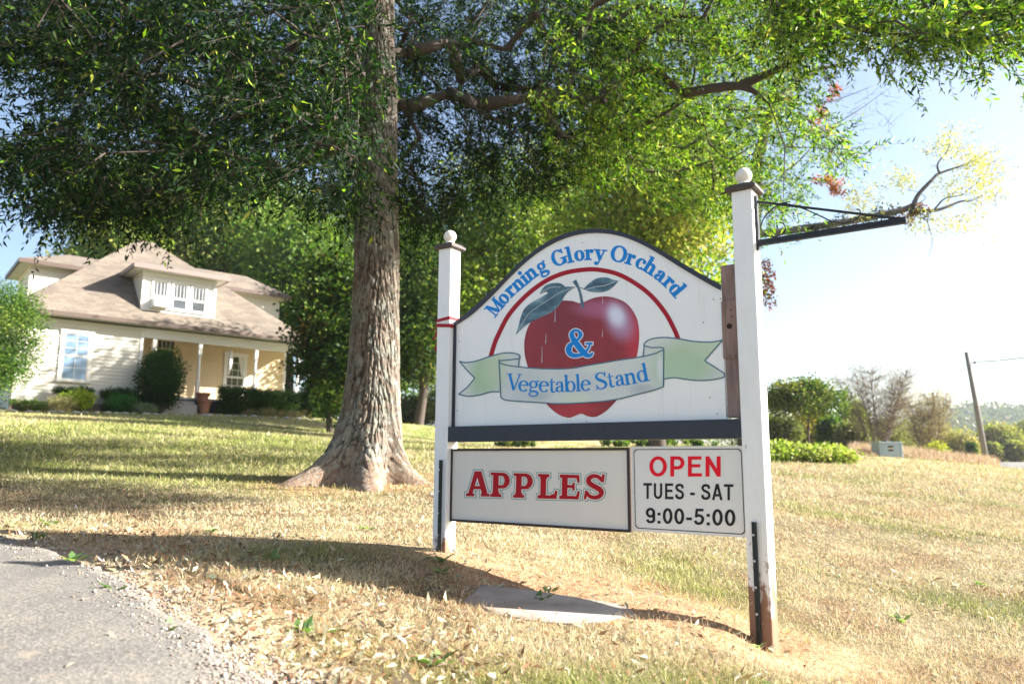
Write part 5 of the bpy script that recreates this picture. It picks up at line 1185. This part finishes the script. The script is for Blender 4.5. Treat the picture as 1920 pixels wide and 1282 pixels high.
for lb, pc, pt_, pw, y, sd in (('big tan and green tree right of the utility pole across the road', 1880, 792, 90, 88, 71), ('yellowish bush across the road, left of the big tan tree', 1862, 832, 36, 82, 72), ('green bush across the road at the right edge', 1906, 828, 40, 82, 73), ('rounded tan tree across the road, farthest right', 1945, 785, 90, 95, 74)):
    place('roadside_tree', lb, 'tree', pc, pt_, pw, y, n=60, per=170, L=.34, cols=OLV+[(.34, .26, .08), (.28, .26, .07)], wts=(1, 2, 2, 1.3, 1.3), seed=sd, trunk=.12, cb=.05)
place('yellow_shrub', 'low bright yellow flowering shrub right of the utility box', 'shrub', 1757, 828, 48, 35, n=30, per=140, L=.08, cols=[(.4, .36, .04), (.3, .32, .05), (.16, .2, .04)], wts=(2, 2, 1), seed=75)
# hanging-gap shrubs far behind the sign
place('low_shrub', 'low dark shrub with yellow tips glimpsed under the sign beam', 'shrub', 962, 822, 90, 33, n=26, per=120, L=.1, cols=DRK+[(.35, .33, .05)], wts=(3, 3, 2, 1), seed=76)
place('low_shrub', 'low green shrub glimpsed under the right half of the sign beam', 'shrub', 1230, 822, 240, 33, n=50, per=120, L=.1, cols=GRN, wts=(2, 3, 2, 1), seed=77, depth=1.5)

# hill with woods, far right
def hill():
    xs = np.linspace(90, 620, 160); ys = np.linspace(280, 760, 90); X, Y = np.meshgrid(xs, ys)
    az = X/Y*CAM_F+960; ridge = 35*np.clip((az-1480)/330, 0, 1)**.7*np.exp(-((Y-520)/150)**2)+4
    ridge *= .85+.3*fbm(X/90, Y/90, 5)
    Z = ridge-6; V = np.c_[X.ravel(), Y.ravel(), Z.ravel()]; nx = len(xs); i = (np.arange(len(ys)-1)[:, None]*nx+np.arange(nx-1)[None]).ravel()
    single('hill', V, paint('hill_floor', (.06, .08, .03), .95, .3, .05), None, None, F_=np.c_[i, i+1, i+nx+1, i+nx], kind='structure', smooth=True)
    rng = np.random.default_rng(9); n = 3200; x = rng.uniform(120, 600, n); y = 290+rng.random(n)**.8*330; az = x/y*CAM_F+960; ok = (az > 1560) & (az < 2200); x, y, az = x[ok], y[ok], az[ok]
    ridge = 35*np.clip((az-1480)/330, 0, 1)**.7*np.exp(-((y-520)/150)**2)+4; z = ridge*(.85+.3*fbm(x/90, y/90, 5))-6
    R = 3.8+3.6*rng.random(len(x)); C_ = np.c_[x, y, z+R*.8]
    V, F_, cc = clump_foliage(C_, R, 34, 2.2, .8, [(.03, .05, .018), (.045, .07, .022), (.075, .08, .03), (.11, .085, .03), (.02, .035, .015)], (3, 3, 2, 1, 2), rng, jit=.2)
    single('distant_woodland', V, M_LEAF, 'hazy wooded hillside on the horizon beyond the road', 'woodland', F_=F_, cols=cc, kind='stuff')
hill()

# utility pole, thin pole, wire, utility box
def poles():
    y = 50.; b = at(1853, 880, y); b[2] = G(b[0], y); t = at(1812, 660, y)
    th = Thing('utility_pole', 'tall leaning wooden utility pole beside the road', 'pole', b); mb = MB()
    mb.tube([b-[0, 0, .4], b*.5+t*.5, t], [.19, .165, .13], 12); th.part('shaft', mb, paint('pole_wood', (.2, .18, .165), .9, .3, 2, .4), smooth=True)
    k = at(1821, 681, y); c = b+(t-b)*.91; mb = MB(); mb.tube([c, c+[.4, -.05, -.02]], .04, 6); mb.lathe(c+[.4, -.05, -.02], [(.05, -.08), (.07, 0), (.05, .08), (.02, .12)], 10); th.part('insulator', mb, M_IRON)
    mb = MB(); s = c+[.4, -.05, .05]; e = at(2150, 600, 34); pts = [s+(e-s)*q+[0, 0, -.5*math.sin(math.pi*q)] for q in np.linspace(0, 1, 14)]; mb.tube(pts, .034, 5)
    single('overhead_wire', mb, M_IRON, 'overhead wire running right from the leaning utility pole', 'wire', base=s)
    g = c+[-2.4, 6, 0]; g[2] = G(g[0], g[1]); mb = MB(); mb.tube([c, g], .016, 4); single('guy_wire', mb, paint('galvanised', (.5, .5, .5), .4), 'thin slanting guy wire running down left of the utility pole', 'wire', base=g)
    y = 62.; b = at(1756, 846, y); b[2] = G(b[0], y); t = at(1749, 738, y); th = Thing('wooden_pole', 'thin pale wooden pole standing behind the yellow shrub', 'pole', b)
    mb = MB(); mb.tube([b-[0, 0, .3], t], [.14, .11], 10); th.part('shaft', mb, paint('pale_pole', (.42, .33, .27), .9, .3, 2)); mb = MB(); mb.lathe(t, [(.11, 0), (.13, .02), (.05, .1)], 10); th.part('pole_cap', mb, M_IRON)
    y = 31.; a = PX(1650, y); b_ = PX(1694, y); z = min(G(a, y), G(b_, y)); zt = zrow(1670, 828, y); M_BOX = paint('grey_green_cabinet', (.3, .38, .44), .5, .1, 2, .1)
    th = Thing('utility_box', 'grey-green metal utility cabinet standing on the lawn edge', 'utility box', ((a+b_)/2, y+.3, z)); mb = MB()
    mb.bbox((a, y, z-.1), (b_, y+.7, zt-.06), .015); bd = th.part('cabinet', mb, M_BOX); mb = MB(); mb.bbox((a-.02, y-.02, zt-.06), (b_+.02, y+.72, zt), .012); th.part('lid', mb, M_BOX)
    wdt = b_-a
    for (u0, u1, v0, v1, mm, nm) in ((.37, .6, .66, .76, M_IRON, 'sticker'), (.37, .6, .55, .64, paint('tan_sticker', (.45, .38, .27), .6), 'sticker'), (.37, .6, .44, .53, M_IRON, 'sticker'), (.55, .68, -.0, .06, M_IRON, 'lock')):
        mb = MB(); H = zt-z; mb.box((a+wdt*u0, y-.008, z+H*v0), (a+wdt*u1, y-.0005, z+H*v1)); th.part(nm, mb, mm, bd)
    mb = MB(); H = zt-z
    for (u0, u1, v0, v1) in ((.1, .9, .16, .175), (.1, .11, .175, .9), (.89, .9, .175, .9)): mb.box((a+wdt*u0, y-.006, z+H*v0), (a+wdt*u1, y-.0004, z+H*v1))
    th.part('door_seam', mb, paint('seam_grey', (.18, .2, .22), .5), bd)
poles()
# parked vehicle roof far behind
cy = 62.; cxp = PX(757, cy); cz = G(cxp, cy); tz_ = zrow(757, 757, cy)
car = Thing('parked_car', 'small dark blue car parked far behind the oak, partly hidden', 'car', (cxp, cy, cz))
mb = MB(); L_ = 4.2; hh = tz_-cz
prof = [(-2.1, .3), (-2.05, .72), (-1.3, .85), (-.85, 1.35), (.55, 1.4), (1.25, .95), (2.0, .85), (2.1, .35)]
mb.prism([np.array([cxp+a*.9, cy-.8, cz+b*hh/1.4]) for a, b in prof], (0, 1.6, 0)); car.part('body', mb, paint('blue_car', (.03, .08, .18), .25))
mb = MB(); mb.prism([np.array([cxp+a*.9, cy-.81, cz+b*hh/1.4]) for a, b in [(-1.2, .88), (-.8, 1.28), (.5, 1.32), (1.1, .95)]], (0, 1.62, 0)); car.part('window', mb, M_GLB)
for sx in (-1.3, 1.3):
    for dy in (-.8, .6):
        mb = MB(); mb.lathe((0, 0, 0), [(.33, 0), (.33, .2), (.2, .21)], 16, fr=lambda x, y, z: (cxp+sx*.9+x, cy+dy+z, cz+.3+y)); car.part('wheel', mb, M_IRON)

# ---- planting round the house
place('garden_tree', 'light green small-leaved tree at the left edge before the farmhouse', 'tree', -30, 505, 190, 27, n=110, per=260, L=.09, cols=GRN, wts=(3, 4, 2, .7), seed=81, trunk=.07, cb=.03)
def hbush(name, label, s, b, w, h, **k):
    p = hw(s, b, 0); return bush_like(name, label, 'shrub', p[0], p[1], w, h, **k)
hbush('yew_shrub', 'big dark green untrimmed shrub at the left porch column', -2.0, -1.0, 2.3, 3.1, n=80, per=230, L=.1, cols=DRK[:2]+[(.03, .08, .02)], wts=(3, 3, 2), seed=82, cb=.03)
hbush('boxwood', 'clipped dark shrub under the left farmhouse window', -5.4, -.75, 1.7, 1.15, n=50, per=160, L=.06, cols=DRK+[(.06, .12, .02)], wts=(2, 3, 2, 2), seed=83, box=True, depth=.9)
hbush('boxwood', 'clipped dark shrub between the window and the big shrub', -3.6, -.75, 1.9, 1.2, n=50, per=160, L=.06, cols=DRK, wts=(3, 3, 1), seed=84, box=True, depth=.9)
hbush('golden_shrub', 'golden yellow-green shrub in front of the clipped hedge', -5.35, -1.5, 1.6, .95, n=40, per=130, L=.08, cols=[(.32, .34, .03), (.2, .28, .03), (.12, .2, .03)], wts=(3, 3, 1), seed=85)
hbush('green_shrub', 'mid green low shrub left of the big dark shrub', -3.7, -1.7, 1.4, .85, n=40, per=130, L=.07, cols=[(.03, .12, .03), (.05, .15, .03)], wts=(1, 1), seed=86)
hbush('hedge', 'long clipped dark hedge in front of the porch', 2.9, -.8, 4.3, 1.35, n=150, per=170, L=.07, cols=DRK+[(.05, .09, .02)], wts=(3, 3, 2, 1), seed=87, box=True, depth=1.0) if False else None
def hedge():
    rng = np.random.default_rng(87); p0 = hw(.75, -.8, 0); z = G(p0[0], p0[1]); n = 420
    s = rng.uniform(.8, 5.0, n); b = -.85+rng.uniform(-.42, .42, n); v = rng.random(n); C_ = np.array([hw(a, q, 0) for a, q in zip(s, b)]); g_ = gh(C_[:, 0], C_[:, 1]); C_[:, 2] = g_+.1+v*1.15
    V, F_, cc = clump_foliage(C_, np.full(n, .24), 130, .07, .45, DRK+[(.06, .1, .02)], (3, 3, 2, 1), rng)
    th = Thing('hedge', 'long clipped dark hedge in front of the porch', 'hedge', (p0[0], p0[1], z)); th.part('foliage', V, M_LEAF, cols=cc, F_=F_)
hedge()
hbush('evergreen_shrub', 'tall narrow dark shrub at the right end of the hedge', 5.3, -1.2, 1.1, 2.2, n=50, per=180, L=.08, cols=DRK, wts=(2, 3, 3), seed=88)
hbush('grass_clump', 'tan ornamental grass clump before the clipped hedge', -6.0, -1.9, 1.2, .6, n=20, per=130, L=.22, asp=.08, cols=[(.4, .33, .2), (.3, .26, .13), (.2, .22, .09)], wts=(3, 2, 1), seed=89)
hbush('grass_clump', 'grey-green low plant beside the porch steps', -2.9, -1.9, 1.3, .5, n=20, per=110, L=.14, asp=.15, cols=[(.2, .24, .16), (.12, .16, .09)], wts=(1, 1), seed=90)
hbush('flower_clump', 'low leafy green flower bed plants below the left wall', -7.2, -1.6, 1.8, .45, n=34, per=90, L=.1, asp=.4, cols=[(.07, .14, .03), (.12, .17, .05), (.3, .22, .14)], wts=(3, 2, 1), seed=91)
hbush('grass_clump', 'low tan grassy plants in front of the long hedge', 3.2, -1.9, 3.6, .38, n=40, per=80, L=.14, asp=.12, cols=[(.26, .2, .13), (.12, .12, .05)], wts=(1, 1), seed=92)
rs = random.Random(4); stone0 = None
for k in range(34):
    s = -8+13*k/33+rs.uniform(-.1, .1); p = hw(s, -2.3+rs.uniform(-.12, .12), 0); z = G(p[0], p[1]); r = rs.uniform(.08, .17)
    if stone0 is None:
        bpy.ops.mesh.primitive_ico_sphere_add if False else None
        mb = MB(); pr = [(.25, -.4), (.8, -.2), (1, .05), (.75, .38), (.2, .5)]; mb.lathe((0, 0, 0), pr, 9)
        Vv = np.concatenate(mb.v); Vv *= (1+.25*(fbm(Vv[:, 0]*2+4, Vv[:, 1]*2+Vv[:, 2], 8)-.5))[:, None]
        stone0 = mesh('edging_stone', Vv, mb.f, paint('pale_stone', (.42, .4, .38), .9, .3, 4, .4))
    o = bpy.data.objects.new('edging_stone', stone0); o.location = (p[0], p[1], z+.02); o.scale = (r*1.3, r, r*.8); o.rotation_euler = (0, 0, rs.uniform(0, 6)); COL.objects.link(o)
    tag(o, 'rounded pale stone in the row edging the farmhouse flower bed', 'stone', 'edging stones of the flower bed')

# ================================================================== ground cover
def meadow():
    rng = np.random.default_rng(3)
    # groundcover bed, right middle distance
    n = 520; px = rng.uniform(1436, 1596, n); y = 19+rng.random(n)*7
    x = np.array([at(a, 855, b)[0] for a, b in zip(px, y)]); keep = px < 1600-(y-19)*2; x, y = x[keep], y[keep]; z = gh(x, y); C_ = np.c_[x, y, z+.06+.42*rng.random(len(x))*vn(x*1.7, y*1.7, 8)]
    V, F_, cc = clump_foliage(C_, np.full(len(x), .17)+.12*rng.random(len(x)), 36, .11, .6, [(.18, .22, .04), (.28, .29, .08), (.1, .15, .03), (.42, .38, .18)], (3, 3, 2, 1), rng)
    single('vine_bed', V, M_LEAF, 'bed of bright yellow-green leafy vines right of the sign', 'ground cover', F_=F_, cols=cc, kind='stuff')
    # tan tall grass band
    n = 26000; px = rng.uniform(1585, 1850, n); y = 30.6+rng.random(n)*16; x = (px-960)/CAM_F*y*1.01; ok = ~((x > PX(1650, 31)-.25) & (x < PX(1694, 31)+.25) & (y < 32.6)); x, y = x[ok], y[ok]; n = len(x); z = gh(x, y)
    P = np.c_[x, y, z]; D = rnd_unit(n, rng)*.35+[0, 0, 1]; D /= np.linalg.norm(D, axis=1)[:, None]; l = (.25+.45*rng.random(n))*np.clip((y-30)/2.5, .3, 1)
    V, F_ = leaves(P, D, perp(D, rng), l, np.full(n, .03), .2)
    cc = pal(n, rng, [(.46, .32, .22), (.4, .3, .18), (.3, .25, .13), (.5, .4, .3)], (3, 3, 1, 1))
    single('tall_dry_grass', V, M_GRASS, 'pinkish tan tall dry grass beyond the lawn on the right', 'grass', F_=F_, cols=np.repeat(cc, 4, 0), kind='stuff')
meadow()
def turf():
    rng = np.random.default_rng(8)
    def pts(n, d0, d1, p):
        u = rng.random(n); e = 1-p; y = (d0**e+(d1**e-d0**e)*u)**(1/e); px = rng.uniform(-120, 2040, n); x = (px-960)/CAM_F*y
        return x, y
    x1, y1 = pts(380000, 1.7, 9.5, 1.3); x2, y2 = pts(230000, 8, 42, 1.5); x = np.r_[x1, x2]; y = np.r_[y1, y2]
    dd = drive_d(x, y); sc_ = SLAB.mean(0); keep = (dd > .02+.12*vn(x*9, y*9, 3)) & ~in_slab(sc_[0]+(x-sc_[0])*(1.05+.2*vn(x*14, y*14, 4)), sc_[1]+(y-sc_[1])*(1.1+.35*vn(x*14, y*14, 4))); x, y, dd = x[keep], y[keep], dd[keep]
    keep = np.hypot(x-OB[0], y-OY) > .44; x, y = x[keep], y[keep]
    c, bare, lush = lawn_col(x, y); tuft = fbm(x*5, y*5, 61); keep = rng.random(len(x)) > bare*.93*(1.15-.4*tuft)
    x, y, c, bare, lush, tuft = x[keep], y[keep], c[keep], bare[keep], lush[keep], tuft[keep]; n = len(x); z = gh(x, y)
    D = rnd_unit(n, rng)*(.9-.35*lush[:, None])+[0, 0, .62]; D[:, 2] = np.abs(D[:, 2]); D /= np.linalg.norm(D, axis=1)[:, None]
    l = (.016+.034*rng.random(n)**1.5)*(.4+tuft*1.3)*(1+.35*lush)*np.clip(y/7, 1, 1.9); wd = np.clip(.0015*y*.62, .0026, .03)*(.7+.6*rng.random(n))
    B_ = np.c_[x, y, z-.003]; S_ = perp(D, rng)*(wd*.5)[:, None]; V = np.stack([B_-S_, B_+S_, B_+D*l[:, None]], 1).reshape(-1, 3); F_ = np.arange(3*n).reshape(-1, 3)
    straw = pal(n, rng, [(.70, .59, .37), (.60, .46, .28), (.34, .2, .11), (.80, .72, .52)], (3, 3, 2, 1.2)); gr = pal(n, rng, [(.15, .21, .035), (.32, .35, .07), (.5, .5, .14), (.08, .14, .02)], (2, 2, 1.2, 1))
    m = (rng.random(n) < np.clip(lush*1.05+.14, 0, .85))[:, None]; cc = np.where(m, gr, straw)*.55+c*.45
    single('lawn_grass', V, M_GRASS, 'dry tan and green mown lawn grass covering the ground', 'grass', F_=F_, cols=np.repeat(np.clip(cc, .01, .9), 3, 0), kind='stuff')
    # fallen leaves and curled litter
    x, y = pts(27000, 1.7, 16, 1.15); cl = fbm(x*1.3, y*1.3, 71); dd = drive_d(x, y)
    keep = (rng.random(len(x)) < (np.clip((cl-.38)*3, .08, 1)+1.5*np.exp(-((x+1.85)**2+(y-8.6)**2)/1.2))*np.where(dd < 0, .05, 1)*np.where(in_slab(x, y), .12, 1)*np.where((dd > 0) & (dd < .8), 3.2, .6)); x, y, dd = x[keep], y[keep], dd[keep]; n = len(x); z = gh(x, y)+np.where(dd < 0, .037, .012)+np.where(dd < 0, 0, .01)*rng.random(n)
    D = rnd_unit(n, rng)*[1, 1, .5]; D[:, 2] = np.abs(D[:, 2])*np.where(dd < .05, .05, 1); D /= np.linalg.norm(D, axis=1)[:, None]; l = .02+.035*rng.random(n); S = perp(D, rng)*[1, 1, .5]; S[:, 2] *= np.where(dd < .05, .15, 1); S /= np.linalg.norm(S, axis=1)[:, None]
    V, F_ = leaves(np.c_[x, y, z], D, S, l, l*(.18+.2*rng.random(n)), .25); V[:, 2] = np.maximum(V[:, 2], np.repeat(z, 4)-.004)
    cc = pal(n, rng, [(.36, .28, .19), (.5, .44, .33), (.22, .12, .065), (.26, .26, .17), (.38, .37, .28), (.34, .19, .09)], (3, 1.6, 2.2, 1, 1.2, 1.2))
    single('fallen_leaves', V, M_GRASS, 'scattered narrow fallen leaves on the lawn and driveway edge', 'fallen leaves', F_=F_, cols=np.repeat(np.clip(cc, .01, .9), 4, 0), kind='stuff')
    # gravel verge
    n = 9000; i = rng.integers(0, len(EDGE)-4, n); t = rng.random(n); a = EDGE[i]; b = EDGE[i+1]; p = a+(b-a)*t[:, None]; d = (b-a)/np.linalg.norm(b-a, axis=1)[:, None]; nn = np.c_[-d[:, 1], d[:, 0]]*-1
    off = rng.normal(.07, .1, n); q = p+nn*np.where(nn[:, :1] > 0, 1, -1)*off[:, None]; keep = (q[:, 1] > 1.6) & (q[:, 1] < 6) & (rng.random(n) < np.where(fbm(q[:, 0]*3, q[:, 1]*3, 5) > .47, 1, .3)); q = q[keep]; n = len(q)
    r = .003+.006*rng.random(n)**2.5; z = gh(q[:, 0], q[:, 1])+np.where(drive_d(q[:, 0], q[:, 1]) < 0, .035, .0)+r*.25
    oc = np.array([(1, 0, 0), (-.3, .95, .1), (-.8, -.7, 0), (.1, .1, .75), (0, 0, -.7)]); V = np.c_[q, z][:, None]+oc[None]*(r[:, None, None]*(1+.4*rng.normal(size=(n, 5, 3)).clip(-1, 1)))
    F_ = (np.arange(n)[:, None, None]*5+np.array([(0, 1, 3), (1, 2, 3), (2, 0, 3), (1, 0, 4), (2, 1, 4), (0, 2, 4)])[None]).reshape(-1, 3)
    cc = pal(n, rng, [(.26, .21, .17), (.18, .145, .12), (.4, .36, .31)], (2, 2, 1)); single('gravel', V.reshape(-1, 3), M_VC, 'pale gravel crumbling along the edge of the driveway', 'gravel', F_=F_, cols=np.repeat(np.clip(cc, .02, .8), 5, 0), kind='stuff')
    # broad-leaved weeds
    W_ = [(-2.1, 3.7), (-1.2, 3.85), (-.35, 4.05), (.15, 3.8), (1.12, 3.55), (-1.5, 2.95), (-.7, 2.75), (-.25, 2.6), (-2.7, 4.4), (-3.0, 5.0), (2.2, 4.4), (2.6, 3.4), (-.4, 4.35), (-1.9, 4.9), (-1.0, 5.4), (3.4, 5.6), (.9, 2.75), (-1.1, 2.5), (.2, 3.95)]
    V = []; F2 = []; cl_ = []; q = 0
    for (a, b) in W_:
        k = rng.integers(6, 14); an = rng.random(k)*6.28; P = np.c_[np.full(k, a)+rng.normal(0, .02, k), np.full(k, b)+rng.normal(0, .02, k), np.zeros(k)]; P[:, 2] = gh(P[:, 0], P[:, 1])+.005
        D = np.c_[np.cos(an), np.sin(an), .25+.8*rng.random(k)]; D /= np.linalg.norm(D, axis=1)[:, None]; S = np.c_[-np.sin(an), np.cos(an), np.zeros(k)]; l = .035+.06*rng.random(k)
        v, f = leaves(P, D, S, l, l*.35, .15); V.append(v); F2.append(f+q); q += len(v); cl_.append(np.repeat(pal(k, rng, [(.12, .2, .07), (.22, .27, .14)], (1, 1)), 4, 0))
    single('weeds', np.concatenate(V), M_LEAF, 'small broad-leaved green weeds dotted through the dry turf', 'weeds', F_=np.concatenate(F2), cols=np.concatenate(cl_), kind='stuff')
turf()

# ================================================================== haze
def haze():
    mb = MB(); mb.box((-420, -60, -14), (900, 900, 58))
    def f(n, b):
        n.nodes.remove(b); v = nd(n, 'ShaderNodeVolumePrincipled'); v.inputs['Color'].default_value = (.86, .93, 1, 1); v.inputs['Density'].default_value = .00028; v.inputs['Anisotropy'].default_value = .35
        n.links.new(v.outputs[0], n.nodes['Material Output'].inputs['Volume'])
    o = single('haze', mb, mat('haze', f), None, None, kind='stuff')
haze()
